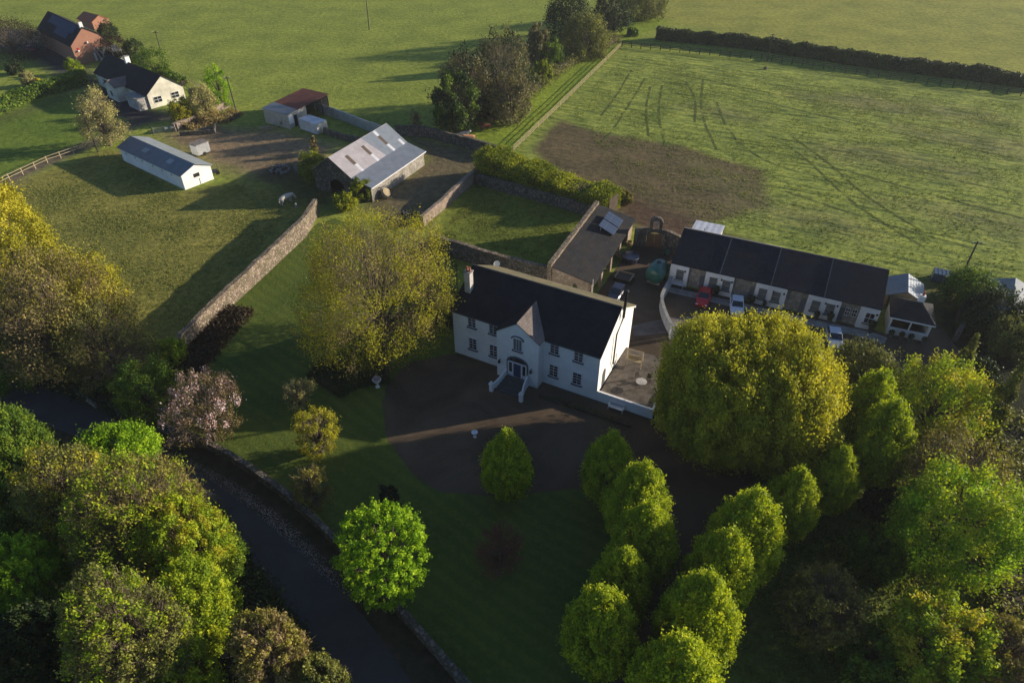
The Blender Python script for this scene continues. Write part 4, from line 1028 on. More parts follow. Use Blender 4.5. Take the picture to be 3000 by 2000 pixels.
# bay
u0, u1, vb = 6.55, 11.75, -1.3
um = (u0 + u1) / 2; hb = 8.3; kb = (hb - HE) / (um - u0)
bay = MB()
bay.poly([(u0, vb, -0.2), (u1, vb, -0.2), (u1, vb, HE), (um, vb, hb), (u0, vb, HE)])
bay.quad((u1, vb, -0.2), (u1, -0.003, -0.2), (u1, -0.003, HE), (u1, vb, HE)); bay.quad((u0, -0.003, -0.2), (u0, vb, -0.2), (u0, vb, HE), (u0, -0.003, HE))
bay = bay.build('bay', 'white_render', H)
vr = (hb - HE) / k + 0.25; vf = vb - 0.22; oe = 0.22
zee = HE - oe * kb; ve = (zee - HE) / k
up = 0.17
MB().slab([(u1 + oe, vf, zee + up), (u1 + oe, ve + 0.02, zee + up), (um, vr, hb + up), (um, vf, hb + up)], 0.12).build('bay_roof_right', 'sunlit_slate', bay)
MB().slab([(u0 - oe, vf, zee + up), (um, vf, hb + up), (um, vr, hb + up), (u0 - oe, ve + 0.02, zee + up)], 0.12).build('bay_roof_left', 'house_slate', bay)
# barge boards / gutters
for ga_, gb_ in ((-0.1, u0 - 0.3), (u1 + 0.3, L + 0.1)): MB().box(ga_, gb_, -ov - 0.1, -ov - 0.003, HE - ov * k - 0.03, HE - ov * k + 0.08).build('gutter', 'dark_stone', H)
bb = MB()
for s0, s1 in (((-ov, HE - ov * k), (D / 2, HR_)), ((D + ov, HE - ov * k), (D / 2, HR_))):
    bb.prism([(L + 0.02, s0[0], s0[1] - 0.2), (L + 0.02, s1[0], s1[1] - 0.2), (L + 0.02, s1[0], s1[1] - 0.0), (L + 0.02, s0[0], s0[1] - 0.0)], (0.13, 0, 0))
bb.build('barge_board', 'white_paint', H)
for u, z in ((2.6, 4.72), (5.4, 4.72), (13.1, 4.72), (15.95, 4.72), (2.6, 1.45), (5.4, 1.45), (13.1, 1.45), (15.95, 1.45)):
    add_window(H, u, z, 0.98, 1.55 if z < 3 else 1.42, 0, cols=2, rows=4)
w = add_window(H, 9.2, 4.65, 1.0, 1.5, vb, cols=3, rows=5)
arch = MB()
for i in range(8):
    a0, a1 = PI * i / 8, PI * (i + 1) / 8
    r = 0.66; P = lambda a, q: (9.2 - math.cos(a) * q * r, vb - 0.003, 6.12 + math.sin(a) * q * 0.38)
    arch.prism([P(a0, 1.0), P(a1, 1.0), P(a1, 1.22), P(a0, 1.22)], (0, -0.16, 0))
arch.build('arched_hood', 'sill_stone', w)
# door group
dz = 0.75
door = MB().box(8.72, 9.68, vb - 0.10, vb - 0.06, dz, dz + 1.95).build('door', 'blue_door', H)
MB().box(9.55, 9.6, vb - 0.13, vb - 0.103, dz + 0.95, dz + 1.02).build('handle', 'galvanised', door)
fr = MB()
for a, b in ((8.0, 8.14), (8.56, 8.72), (9.68, 9.84), (10.26, 10.4)): fr.box(a, b, vb - 0.14, vb - 0.003, dz, dz + 1.95)
fr.box(8.0, 10.4, vb - 0.15, vb - 0.003, dz + 1.953, dz + 2.06)
fr = fr.build('door_surround', 'white_paint', door)
sl = MB(); sl.box(8.143, 8.557, vb - 0.05, vb - 0.01, dz + 0.5, dz + 1.9); sl.box(9.843, 10.257, vb - 0.05, vb - 0.01, dz + 0.5, dz + 1.9); sl.build('sidelight', 'glass', door)
ar = MB()
for i in range(10):
    a0, a1 = PI * i / 10, PI * (i + 1) / 10
    P = lambda a, q: (9.2 - math.cos(a) * q, vb - 0.004, dz + 2.07 + math.sin(a) * q * 0.62)
    ar.prism([P(a0, 1.12), P(a1, 1.12), P(a1, 1.34), P(a0, 1.34)], (0, -0.14, 0))
ar.box(7.86, 7.997, vb - 0.14, vb - 0.004, dz, dz + 2.07); ar.box(10.403, 10.54, vb - 0.14, vb - 0.004, dz, dz + 2.07)
ar.build('door_arch', 'sill_stone', door)
fan = MB(); fan.poly([(9.2 - math.cos(PI * i / 10) * 1.1, vb - 0.03, dz + 2.075 + math.sin(PI * i / 10) * 0.6) for i in range(11)]); fan.build('fanlight', 'glass', door)
for u in (6.98, 10.98):
    lp = MB(); lp.box(u - 0.03, u + 0.03, vb - 0.25, vb - 0.003, 2.55, 2.62); lp.lathe([(0.0, 0.0), (0.14, 0.05), (0.17, 0.32), (0.04, 0.5), (0, 0.5)], 8, (u, vb - 0.27, 2.1)); lp.build('wall_lantern', 'black_paint', H)
# steps with curved white balustrades
stp = MB()
for i in range(5):
    stp.box(7.9 - i * 0.11, 10.5 + i * 0.11, vb - 0.75 - i * 0.42, vb - 0.16 - (0 if i == 0 else 0.59 + (i - 1) * 0.42), -0.1, dz - 0.02 - i * 0.145)
stp.build('entrance_steps', 'dark_stone', H)
for sgn in (-1, 1):
    pts = [(9.2 + sgn * (1.38 + 0.5 * (t ** 2)), vb - 0.1 - 2.5 * t, 0) for t in [i / 8 for i in range(9)]]
    bl = MB()
    for i in range(8):
        (x0, y0, _), (x1, y1, _) = pts[i], pts[i + 1]
        za, zb = 1.55 - 0.7 * i / 8, 1.55 - 0.7 * (i + 1) / 8
        P = [(x0 - .09, y0, -0.1), (x0 + .09, y0, -0.1), (x1 + .09, y1, -0.1), (x1 - .09, y1, -0.1)]
        Q = [(x0 - .09, y0, za), (x0 + .09, y0, za), (x1 + .09, y1, zb), (x1 - .09, y1, zb)]
        bl.poly(Q); bl.quad(P[0], P[3], Q[3], Q[0]); bl.quad(P[2], P[1], Q[1], Q[2])
    x, y, _ = pts[-1]
    bl.box(x - 0.2, x + 0.2, y - 0.36, y + 0.0, -0.1, 1.05); bl.box(x - 0.26, x + 0.26, y - 0.42, y + 0.05, 1.053, 1.15)
    bl.lathe([(0.0, 0), (0.1, 0.02), (0.16, 0.14), (0.12, 0.26), (0, 0.3)], 10, (x, y - 0.18, 1.15))
    bl.build('balustrade', 'white_render', H)
# right gable details
gd = MB(); gd.prism([(L + 0.004, 1.25, 0.9), (L + 0.004, 2.2, 0.9), (L + 0.004, 2.2, 2.9), (L + 0.004, 1.95, 3.2), (L + 0.004, 1.72, 3.3), (L + 0.004, 1.5, 3.2), (L + 0.004, 1.25, 2.9)], (0.03, 0, 0))
gd.build('side_door', 'dark_stone', H)
fl = MB(); fl.tube([(L + 0.22, 4.0, 2.4), (L + 0.22, 4.1, 6.5), (L + 0.3, 5.6, 7.9)], 0.09, 6); fl.tube([(L + 0.3, 5.6, 7.9), (L + 0.32, 5.65, 11.2)], 0.16, 8); fl.lathe([(0.0, 0), (0.26, 0.02), (0.26, 0.1), (0, 0.25)], 8, (L + 0.32, 5.65, 11.25))
fl.build('flue_pipe', 'black_paint', H)
# chimney at the left gable
ch = MB().box(0.55, 1.3, 2.0, 2.75, HE + 0.6, HE + 3.9).build('chimney', 'grey_render', H)
MB().box(0.47, 1.38, 1.92, 2.83, HE + 3.903, HE + 4.03).build('chimney_cap', 'concrete', ch)
pot = MB(); pot.lathe([(0.13, 0), (0.16, 0.1), (0.11, 0.2), (0.13, 0.55), (0.0, 0.56)], 10, (0.78, 2.37, HE + 4.03)); pot.lathe([(0.13, 0), (0.16, 0.1), (0.11, 0.2), (0.13, 0.5), (0.0, 0.51)], 10, (1.12, 2.37, HE + 4.03))
pot.build('chimney_pot', 'terracotta', ch)
# patio
PT = empty('raised_patio', (*frame(O_MH, A_MH)(L + 0.01, 0), 0), math.radians(A_MH), 'raised brown paved patio with a white retaining wall on the right side of the house', 'patio')
MB().prism([(0.25, 0.25, -0.1), (8.3, 0.25, -0.1), (8.3, 9.2, -0.1), (0.02, 9.2, -0.1), (0.02, 0.25, -0.1)][0:4], (0, 0, 1.2)).build('paved_floor', 'paving', PT)
MB().box(0.02, 6.2, 0.0, 0.247, -0.1, 1.35).box(6.203, 6.45, 0.0, 3.4, -0.1, 1.35).build('retaining_wall', 'white_render', PT)
fpt = frame(O_MH, A_MH)
def onpatio(u, v): x, y = fpt(L + u, v); return (x, y, 1.1)
# patio furniture
pt_ = empty('garden_table', onpatio(3.9, 3.3), 0.3, 'round pale garden table on the raised patio', 'table')
MB().lathe([(0, 0.70), (0.6, 0.70), (0.62, 0.73), (0.6, 0.76), (0, 0.765)], 18).build('table_top', 'grey_render', pt_)
for q in range(4): MB().tube([(0.45 * math.cos(q * PI / 2 + .7), 0.45 * math.sin(q * PI / 2 + .7), 0), (0.35 * math.cos(q * PI / 2 + .7), 0.35 * math.sin(q * PI / 2 + .7), 0.7)], 0.035, 5).build('leg', 'pale_wood', pt_)
def chair(loc, rz, label, mat='dark_wood'):
    c = empty('garden_chair', loc, rz, label, 'chair', 'garden chairs on the patio')
    MB().box(-.25, .25, -.25, .25, .42, .47).build('seat', mat, c)
    MB().box(-.25, .25, .22, .26, .473, .95).build('backrest', mat, c)
    for a in (-.22, .22):
        for b in (-.22, .22): MB().box(a - .025, a + .025, b - .025, b + .025, 0, .417).build('leg', mat, c)
chair(onpatio(3.2, 4.3), 0.5, 'dark garden chair behind the round patio table on its left')
chair(onpatio(4.4, 4.5), -0.4, 'dark garden chair behind the round patio table on its right')
# swing seat frame
sw = empty('swing_seat', onpatio(1.9, 6.6), math.radians(-20), 'A-framed garden swing seat on the patio beside the house gable', 'swing seat')
for a in (-0.9, 0.9):
    MB().tube([(a, -0.7, 0), (a, 0, 2.0)], 0.05, 5).tube([(a, 0.7, 0), (a, 0, 2.0)], 0.05, 5).build('leg_frame', 'pale_wood', sw)
MB().tube([(-1.0, 0, 2.0), (1.0, 0, 2.0)], 0.05, 5).build('top_bar', 'pale_wood', sw)
MB().box(-.75, .75, -.25, .25, .5, .57).build('seat', 'pale_wood', sw); MB().box(-.75, .75, .25, .31, .573, 1.1).build('backrest', 'pale_wood', sw)
def bench(loc, rz, label, mat='white_paint'):
    b = empty('garden_bench', loc, rz, label, 'bench')
    sm = MB()
    for i in range(4): sm.box(-.85, .85, -.25 + i * .13, -.15 + i * .13, .42, .46)
    sm.build('seat', mat, b)
    bm_ = MB(); bm_.box(-.85, .85, .26, .3, .86, .92)
    for i in range(9): bm_.box(-.8 + i * .19, -.74 + i * .19, .265, .295, .463, .857)
    bm_.build('backrest', mat, b)
    for a in (-.82, .82): MB().box(a - .03, a + .03, -.25, -.19, 0, .65).box(a - .03, a + .03, .24, .3, 0, .9).box(a - .04, a + .04, -.25, .24, .653, .69).build('leg', mat, b)
bx_, by_ = fpt(L + 2.5, -0.5)
bench((bx_, by_, 0.02), math.radians(A_MH), 'white slatted bench in front of the patio retaining wall')
bx_, by_ = frame((21.8, 79.9), -24.8)(1.3, -0.7)
bench((bx_, by_, 0.05), math.radians(-24.8), 'white bench under the leftmost window of the white terrace')

# white urns and planters
def urn(loc, label, s=1.0, plant=True):
    u = empty('garden_urn', loc, 0, label, 'urn', 'white garden urns')
    MB().lathe([(0, 0), (0.24, 0), (0.24, 0.12), (0.1, 0.2), (0.09, 0.45), (0.2, 0.55), (0.4, 0.85), (0.46, 1.0), (0.36, 1.0), (0.3, 0.9), (0, 0.88)], 14).build('bowl', 'white_paint', u)
    if plant:
        rs = np.random.RandomState(3); d = rand_dirs(140, rs); P = d * 0.3 + np.array([0, 0, 1.1])
        Vv, Ff = leaf_quads(P, d, 0.14, rs); fast_mesh('flowers', Vv, Ff, 'petal', u, rs.rand(140))
    u.scale = (s, s, s)
urn(G(1107, 1133), 'tall white urn at the edge of the lawn beside the shrub bed', 1.15)
urn(G(1391, 1280), 'white stone urn on the gravel forecourt near the lone hornbeam', 0.75, False)

# ------------------------------------------------------------------ TERRACE
O_T, A_T = (21.9, 80.1), -24.8
TL, TD, TE, TR = 26.2, 5.6, 3.25, 5.35
TH = empty('terrace_row', (*O_T, 0), math.radians(A_T), 'long low white and stone terrace with a dark slate roof behind the car park', 'terrace')
mb = MB()
mb.quad((0, 0, -0.2), (TL, 0, -0.2), (TL, 0, TE), (0, 0, TE)); mb.quad((TL, TD, -0.2), (0, TD, -0.2), (0, TD, TR), (TL, TD, TR))
mb.quad((TL, 0, -0.2), (TL, TD, -0.2), (TL, TD, TR), (TL, 0, TE)); mb.quad((0, TD, -0.2), (0, 0, -0.2), (0, 0, TE), (0, TD, TR))
mb.build('wall', 'pale_stone', TH)
kt = (TR - TE) / TD
segs = [0, 6.5, 13.05, 19.6, TL]
for i in range(4):
    a, b = segs[i] + (0.0 if i else -0.15), segs[i + 1] + (0.15 if i == 3 else 0)
    z = 0.0
    MB().slab([(a + 0.03, -0.4, TE - 0.4 * kt + 0.15), (b - 0.03, -0.4, TE - 0.4 * kt + 0.15), (b - 0.03, TD + 0.1, TR + 0.1 * kt + 0.15), (a + 0.03, TD + 0.1, TR + 0.1 * kt + 0.15)], 0.12).build('roof', 'terrace_slate', TH)
for s_ in segs[1:4]:
    vg = MB(); vg.slab([(s_ - 0.06, -0.42, TE - 0.42 * kt + 0.2), (s_ + 0.06, -0.42, TE - 0.42 * kt + 0.2), (s_ + 0.06, TD + 0.12, TR + 0.12 * kt + 0.2), (s_ - 0.06, TD + 0.12, TR + 0.12 * kt + 0.2)], 0.18); vg.build('roof_verge', 'verge_lead', TH)
MB().box(-0.15, 13.0, TD + 0.12, TD + 0.3, TR + 0.05, TR + 0.25).build('parapet', 'concrete', TH)
MB().box(13.1, TL, TD + 0.12, TD + 0.3, TR - 0.05, TR + 0.2).build('parapet', 'dark_stone', TH)
# white rendered bays in front of the stone
wins = []
for a, b in ((-0.05, 2.45), (4.72, 8.45), (11.3, 15.2), (17.8, 21.75), (24.05, 26.25)):
    MB().box(a, b, -0.45, -0.003, -0.1, TE - 0.12).build('rendered_bay', 'white_render', TH)
for u in (1.35, 5.85, 7.6, 12.3, 14.0, 18.9, 20.65, 25.3):
    add_window(TH, u, 1.0, 0.95, 1.45, -0.45, frame_mat='concrete' if u < 25 else 'white_paint', cols=1 if u < 25 else 2, rows=2, sill='sill_stone', pane='window_blind' if u < 25 else 'glass')
for u in (22.75, 23.55): add_window(TH, u, 1.2, 0.5, 1.0, 0, frame_mat='white_paint', cols=2, rows=2, sill=None)
for u in (4.35, 10.9, 17.4, 22.1):
    d = MB().box(u - 0.3, u + 0.3, -0.06, -0.003, 0.05, 2.15).build('door', 'sill_stone', TH)
    MB().box(u + 0.2, u + 0.25, -0.1, -0.063, 1.0, 1.06).build('handle', 'galvanised', d)
for u in (6.9, 13.6, 20.0, 26.0, 2.0, 8.25, 14.9, 21.4):
    MB().box(u - 0.1, u + 0.1, -0.56, -0.453, 2.3, 2.55).build('wall_lamp', 'black_paint', TH)
# planters along the terrace
ft = frame(O_T, A_T)
for i, (u, s_, lb) in enumerate([(6.6, 1.1, 'tall dark potted shrub between the red car and the terrace'), (11.3, 1.0, 'dark potted shrub at the third white bay of the terrace'), (12.9, 0.7, 'small potted bush under the terrace windows'), (19.4, 0.9, 'potted bush under a terrace window behind the big lime'), (21.0, 1.1, 'dark potted shrub beside the narrow terrace door'), (25.9, 1.2, 'round dark potted shrub at the right end of the terrace')]):
    x, y = ft(u, -0.95)
    p = empty('potted_shrub', (x, y, 0.05), 0, lb, 'plant', 'potted shrubs along the terrace')
    MB().lathe([(0, 0), (0.2, 0), (0.28, 0.4), (0.22, 0.4), (0, 0.35)], 10).build('pot', 'dark_stone', p)
    rs = np.random.RandomState(200 + i); d = rand_dirs(350, rs); P = d * np.array([.38, .38, .6]) * rs.uniform(.5, 1, (350, 1)) + np.array([0, 0, 0.95])
    Vv, Ff = leaf_quads(P, d, 0.13, rs); fast_mesh('foliage', Vv, Ff, 'leaf_dark', p, rs.rand(350)); p.scale = (s_, s_, s_)

fp_ = frame((46.9, 68.2), -22.5)
for i, (u, lb) in enumerate([(0.5, 'leftmost potted shrub along the white pavilion front'), (1.7, 'second potted shrub from the left along the pavilion front'), (2.7, 'third potted shrub from the left along the pavilion front'), (4.2, 'rightmost potted shrub at the corner of the pavilion front')]):
    x, y = fp_(u, -0.6)
    p = empty('potted_shrub', (x, y, 0.02), 0, lb, 'plant', 'potted shrubs along the pavilion')
    MB().lathe([(0, 0), (0.2, 0), (0.28, 0.4), (0.22, 0.4), (0, 0.35)], 10).build('pot', 'sill_stone', p)
    rs = np.random.RandomState(240 + i); d = rand_dirs(260, rs); P = d * np.array([.36, .36, .4]) * rs.uniform(.5, 1, (260, 1)) + np.array([0, 0, 0.75])
    Vv, Ff = leaf_quads(P, d, 0.12, rs); fast_mesh('foliage', Vv, Ff, 'leaf_dark', p, rs.rand(260))
sdsh = empty('satellite_dish', G(1455, 772, 2.9), 0, 'small white dish on the stone wall behind the white house roof', 'dish')
MB().lathe([(0, 0), (0.25, 0.05), (0.42, 0.16), (0.44, 0.17), (0.26, 0.03), (0, -0.03)], 14).build('reflector', 'white_paint', sdsh)
sdsh.rotation_euler = (math.radians(70), 0, 0.2)
MB().tube([(0, 0, -0.03), (0, -0.5, -0.25)], 0.03, 5).build('bracket', 'galvanised', sdsh)

# white flat-roofed extension behind the terrace
wb = empty('flat_roofed_store', (*frame((26.3, 89.0), -24.8)(0, 0), 0), math.radians(-24.8), 'white flat-roofed store behind the left end of the terrace roof', 'store')
MB().box(0, 4.0, 0, 4.2, -0.2, 2.6).build('wall', 'cream_render', wb)
MB().slab([(-0.15, -0.15, 2.9), (4.15, -0.15, 2.9), (4.15, 4.35, 2.72), (-0.15, 4.35, 2.72)], 0.1).build('roof', 'white_sheet', wb)
MB().tube([(1.9, -0.35, 2.4), (1.9, -0.35, 4.0), (2.3, -0.2, 4.3)], 0.04, 5).build('vent_pipe', 'black_paint', wb)

# ------------------------------------------------------------------ PAVILION and small shed
O_P, A_P = (46.9, 68.2), -22.5
PV = empty('garden_pavilion', (*O_P, 0), math.radians(A_P), 'small white pavilion with a hipped slate roof and open front beside the terrace', 'pavilion')
pw, pd, pe, pr = 4.5, 4.6, 2.5, 4.0
mb = MB(); mb.box(0, pw, 0, 0.2, -0.1, 1.05); mb.box(0, 0.2, 0.203, pd, -0.1, pe); mb.box(pw - 0.2, pw, 0.203, pd, -0.1, pe); mb.box(0.203, pw - 0.203, pd - 0.2, pd, -0.1, pe)
for a in (0, pw / 2 - 0.07, pw - 0.15): mb.box(a, a + 0.15, 0.0, 0.15, 1.053, pe)
mb.build('wall', 'white_render', PV)
MB().box(0.25, pw - 0.25, 0.25, pd - 0.25, 0.0, 0.1).build('floor', 'dark_stone', PV)
MB().box(-0.3, pw + 0.3, -0.34, -0.2, pe - 0.02, pe + 0.14).build('fascia', 'white_paint', PV)
e = 0.3; A_, B_, C_, D_ = (-e, -e, pe + .13), (pw + e, -e, pe + .13), (pw + e, pd + e, pe + .13), (-e, pd + e, pe + .13); R0, R1 = (1.5, pd / 2, pr), (pw - 1.5, pd / 2, pr)
rfm = MB(); rfm.poly([A_, B_, R1, R0]); rfm.poly([C_, D_, R0, R1]); rfm.poly([B_, C_, R1]); rfm.poly([D_, A_, R0]); rfm.poly([A_, D_, C_, B_])
rfp = rfm.build('roof', 'old_slate', PV)
ch = MB().box(pw - 1.95, pw - 1.3, pd / 2 + 0.15, pd / 2 + 0.8, pr - 0.9, pr + 0.75).build('chimney', 'white_render', rfp)
MB().lathe([(0.13, 0), (0.16, 0.1), (0.11, 0.2), (0.13, 0.55), (0.0, 0.56)], 10, (pw - 1.62, pd / 2 + 0.47, pr + 0.75)).build('chimney_pot', 'terracotta', ch)
tb_ = empty('wooden_table', (*frame(O_P, A_P)(1.3, 1.6), 0.1), math.radians(A_P), 'dark wooden table inside the left opening of the white pavilion', 'table')
MB().box(-0.7, 0.7, -0.35, 0.35, .7, .76).build('table_top', 'brown_wood', tb_)
for a in (-.6, .6):
    for b in (-.28, .28): MB().box(a - .04, a + .04, b - .04, b + .04, 0, .697).build('leg', 'brown_wood', tb_)

O_S, A_S = (48.9, 73.7), -24.8
SS = empty('open_shed', (*O_S, 0), math.radians(A_S), 'small open-fronted wooden shed with a grey felt roof behind the pavilion', 'shed')
sw_, sd_, se, sr = 4.0, 4.4, 2.2, 3.2
mb = MB(); mb.box(0, 0.1, 0.1, sd_, -0.1, se); mb.box(sw_ - 0.1, sw_, 0.1, sd_, -0.1, se); mb.box(0.103, sw_ - 0.103, sd_ - 0.1, sd_, -0.1, se)
mb.build('wall', 'brown_wood', SS)
ps = MB()
for a in (0.0, 1.3, 2.6, sw_ - 0.12): ps.box(a, a + 0.12, -0.02, 0.09, -0.1, se)
ps.poly([(0, 0.05, se), (sw_, 0.05, se), (sw_ / 2, 0.05, sr)]); ps.build('front_posts', 'pale_wood', SS)
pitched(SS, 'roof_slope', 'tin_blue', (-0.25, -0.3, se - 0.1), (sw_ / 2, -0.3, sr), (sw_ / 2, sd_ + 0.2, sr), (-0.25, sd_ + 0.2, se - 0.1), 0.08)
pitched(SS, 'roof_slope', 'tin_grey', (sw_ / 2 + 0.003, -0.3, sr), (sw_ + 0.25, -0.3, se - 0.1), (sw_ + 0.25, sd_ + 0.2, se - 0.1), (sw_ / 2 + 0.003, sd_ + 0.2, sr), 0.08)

# caged water tanks
wt = empty('water_tank', G(2756, 822), math.radians(-24.8), 'blue-grey caged plastic water tank on the field edge behind the pavilion', 'water tank')
MB().box(-1.25, 1.25, -0.85, 0.85, 0.15, 1.35).build('tank_body', 'blue_tank', wt)
cg = MB()
for i in range(6): cg.box(-1.28 + i * 0.506, -1.24 + i * 0.506, -0.885, -0.853, 0, 1.38); cg.box(-1.28 + i * 0.506, -1.24 + i * 0.506, -0.85, 0.85, 1.353, 1.385)
for i in range(4): cg.box(-1.27, 1.27, -0.88, -0.855, 0.2 + i * 0.36, 0.235 + i * 0.36); cg.box(-1.27, 1.27, -0.8 + i * 0.52, -0.765 + i * 0.52, 1.387, 1.41)
cg.build('cage', 'black_paint', wt)
MB().box(-1.3, 1.3, -0.9, 0.9, 0, 0.147).build('pallet', 'dark_wood', wt)

# ------------------------------------------------------------------ LEAN-TO BARN beside the walled garden
# corners of the roof: far-left, far-right, near-left, near-right
O_B = (5.3, 77.0); A_B = math.degrees(math.atan2(94.8 - 77.0, 13.2 - 5.3))   # u along the length away from us
BL_, BW_ = 19.4, 5.9; bh, bl = 4.3, 3.1
BN = empty('lean_to_barn', (*O_B, 0), math.radians(A_B), 'long stone lean-to barn with a grey mono-pitch roof behind the white house', 'barn')
mb = MB()
mb.poly([(0, 0, -0.2), (0, -BW_ + 0.3, -0.2), (0, -BW_ + 0.3, bl), (0, 0, bh)][::-1])
mb.poly([(BL_, 0, -0.2), (BL_, -BW_ + 0.3, -0.2), (BL_, -BW_ + 0.3, bl), (BL_, 0, bh)])
mb.quad((0, 0, -0.2), (BL_, 0, -0.2), (BL_, 0, bh), (0, 0, bh))
# arcade of piers on the yard side
for a in (0, 4.3, 8.6, 12.9, 17.2): mb.box(a, a + 0.7, -BW_ + 0.3, -BW_ + 0.7, -0.2, bl - 0.003)
mb.box(17.903, BL_, -BW_ + 0.3, -BW_ + 0.7, -0.2, bl - 0.003)
mb.build('wall', 'pink_stone', BN)
ag = MB()
for a in (0.7, 5.0, 9.3, 13.6):
    w_ = 3.6
    P = [(a, bl - 0.01)] + [(a + w_ * i / 8, bl - 0.9 + 0.75 * math.sin(PI * i / 8)) for i in range(9)] + [(a + w_, bl - 0.01)]
    for i in range(1, len(P) - 2):
        ag.prism([(P[i][0], -BW_ + 0.32, P[i][1]), (P[i + 1][0], -BW_ + 0.32, P[i + 1][1]), (P[i + 1][0], -BW_ + 0.32, bl - 0.01), (P[i][0], -BW_ + 0.32, bl - 0.01)], (0, 0.34, 0))
ag.build('arches', 'grey_render', BN)
kk = (bh - bl) / BW_
MB().slab([(-0.2, -BW_ - 0.1, bl + 0.14), (BL_ + 0.1, -BW_ - 0.1, bl + 0.14), (BL_ + 0.1, -0.05, bh + 0.14), (-0.2, -0.05, bh + 0.14)], 0.12).build('roof', 'old_slate', BN)
MB().box(-0.3, BL_ + 0.3, 0.003, 0.6, -0.2, bh + 0.55).build('parapet_wall', 'garden_stone', BN)
wn = MB(); wn.prism([(-0.004, -3.6, 1.6), (-0.004, -3.0, 1.6), (-0.004, -3.0, 2.3), (-0.004, -3.3, 2.6), (-0.004, -3.6, 2.3)], (-0.05, 0, 0)); wn.build('window', 'glass', BN)
MB().tube([(-0.25, -BW_ + 0.1, 0), (-0.25, -BW_ + 0.1, bl + 0.9)], 0.07, 6).build('downpipe', 'grey_render', BN)
for i, (a, b) in enumerate(((12.4, 14.6), (14.85, 17.3))):
    pm = MB(); z1 = bl + 0.45 + (BW_ - 4.8) * kk; z2 = bl + 0.95 + (BW_ - 2.2) * kk
    pm.slab([(a, -4.6, z1 + 0.02), (b, -4.6, z1 + 0.02), (b, -2.3, z2), (a, -2.3, z2)], 0.09); pm.build('solar_panel', 'solar_glass', BN)
    fm = MB()
    for q in (a + 0.2, b - 0.3): fm.box(q, q + 0.08, -2.6, -2.5, z2 - 0.9, z2 - 0.12)
    fm.build('panel_stand', 'galvanised', BN)

# ------------------------------------------------------------------ GATE WALL with bellcote
gp = [G2(1855, 725), G2(1885, 722), G2(1942, 728), G2(2006, 752)]
wall('gate_wall', 'tall dark stone wall between the lean-to barn and the arched gate', [gp[0], gp[1]], 0.5, 3.1, 'dark_wall_stone', 'garden_stone', hw=0.05)
wall('gate_wall', 'tall dark stone wall between the arched gate and the terrace', [gp[2], gp[3]], 0.5, [3.1, 2.8], 'dark_wall_stone', 'garden_stone', hw=0.05)
ga = empty('arched_gateway', (*gp[1], 0), math.atan2(gp[2][1] - gp[1][1], gp[2][0] - gp[1][0]), 'stone gateway arch topped by a small bellcote with brown wooden gates', 'gateway')
gw = (Vector(gp[2]) - Vector(gp[1])).length
am = MB(); P = [(0.25 + (gw - 0.5) * i / 10, 2.0 + 0.7 * math.sin(PI * i / 10)) for i in range(11)]
for i in range(10): am.prism([(P[i][0], -0.25, P[i][1]), (P[i + 1][0], -0.25, P[i + 1][1]), (P[i + 1][0], -0.25, 3.1), (P[i][0], -0.25, 3.1)], (0, 0.5, 0))
am.box(0.003, 0.247, -0.25, 0.25, -0.1, 3.1).box(gw - 0.247, gw - 0.003, -0.25, 0.25, -0.1, 3.1)
am.box(gw / 2 - 0.9, gw / 2 - 0.45, -0.25, 0.25, 3.103, 4.2).box(gw / 2 + 0.45, gw / 2 + 0.9, -0.25, 0.25, 3.103, 4.2)
for i in range(8):
    a0, a1 = PI * i / 8, PI * (i + 1) / 8
    am.prism([(gw / 2 - math.cos(a0) * 0.45, -0.25, 4.2 + math.sin(a0) * 0.4), (gw / 2 - math.cos(a1) * 0.45, -0.25, 4.2 + math.sin(a1) * 0.4), (gw / 2 - math.cos(a1) * 0.95, -0.25, 4.2 + math.sin(a1) * 0.95), (gw / 2 - math.cos(a0) * 0.95, -0.25, 4.2 + math.sin(a0) * 0.95)], (0, 0.5, 0))
am.build('stone_arch', 'dark_wall_stone', ga)
for s0, s1 in ((0.28, gw / 2 - 0.01), (gw / 2 + 0.01, gw - 0.28)):
    MB().box(s0, s1, -0.04, 0.04, 0.05, 2.3).build('gate_leaf', 'brown_wood', ga)
bl_ = MB().lathe([(0, 0.45), (0.06, 0.45), (0.12, 0.35), (0.16, 0.1), (0.24, 0), (0, 0.02)], 12, (gw / 2, 0, 3.7)); bl_.tube([(gw / 2 - .45, 0, 4.2), (gw / 2 + .45, 0, 4.2)], 0.03, 5); bl_.build('bell', 'galvanised', ga)

# ------------------------------------------------------------------ yard things: green tank, trailer, cars
gt = empty('fuel_tank', G(1922, 818, 0), math.radians(-28), 'big rounded green plastic tank in the stable yard', 'tank')
mb = MB(); n = 14
for i in range(n):
    for (r0, y0), (r1, y1) in zip([(0, -1.8), (0.8, -1.75), (1.2, -1.5), (1.35, -1.0), (1.35, 1.0), (1.2, 1.5), (0.8, 1.75)], [(0.8, -1.75), (1.2, -1.5), (1.35, -1.0), (1.35, 1.0), (1.2, 1.5), (0.8, 1.75), (0, 1.8)]):
        a0, a1 = 2 * PI * i / n, 2 * PI * (i + 1) / n
        P = [(math.cos(a) * r, y, 1.35 + math.sin(a) * r) for r, y, a in ((r0, y0, a0), (r1, y1, a0), (r1, y1, a1), (r0, y0, a1))]
        if r0 == 0: mb.poly([P[0], P[1], P[2]])
        elif r1 == 0: mb.poly([P[0], P[1], P[3]])
        else: mb.quad(*P)
mb.build('tank_shell', 'green_plastic', gt, smooth=True, merge=True)
MB().lathe([(0.3, 0), (0.3, 0.14), (0, 0.16)], 12, (0, 0.2, 2.66)).build('lid', 'black_paint', gt)
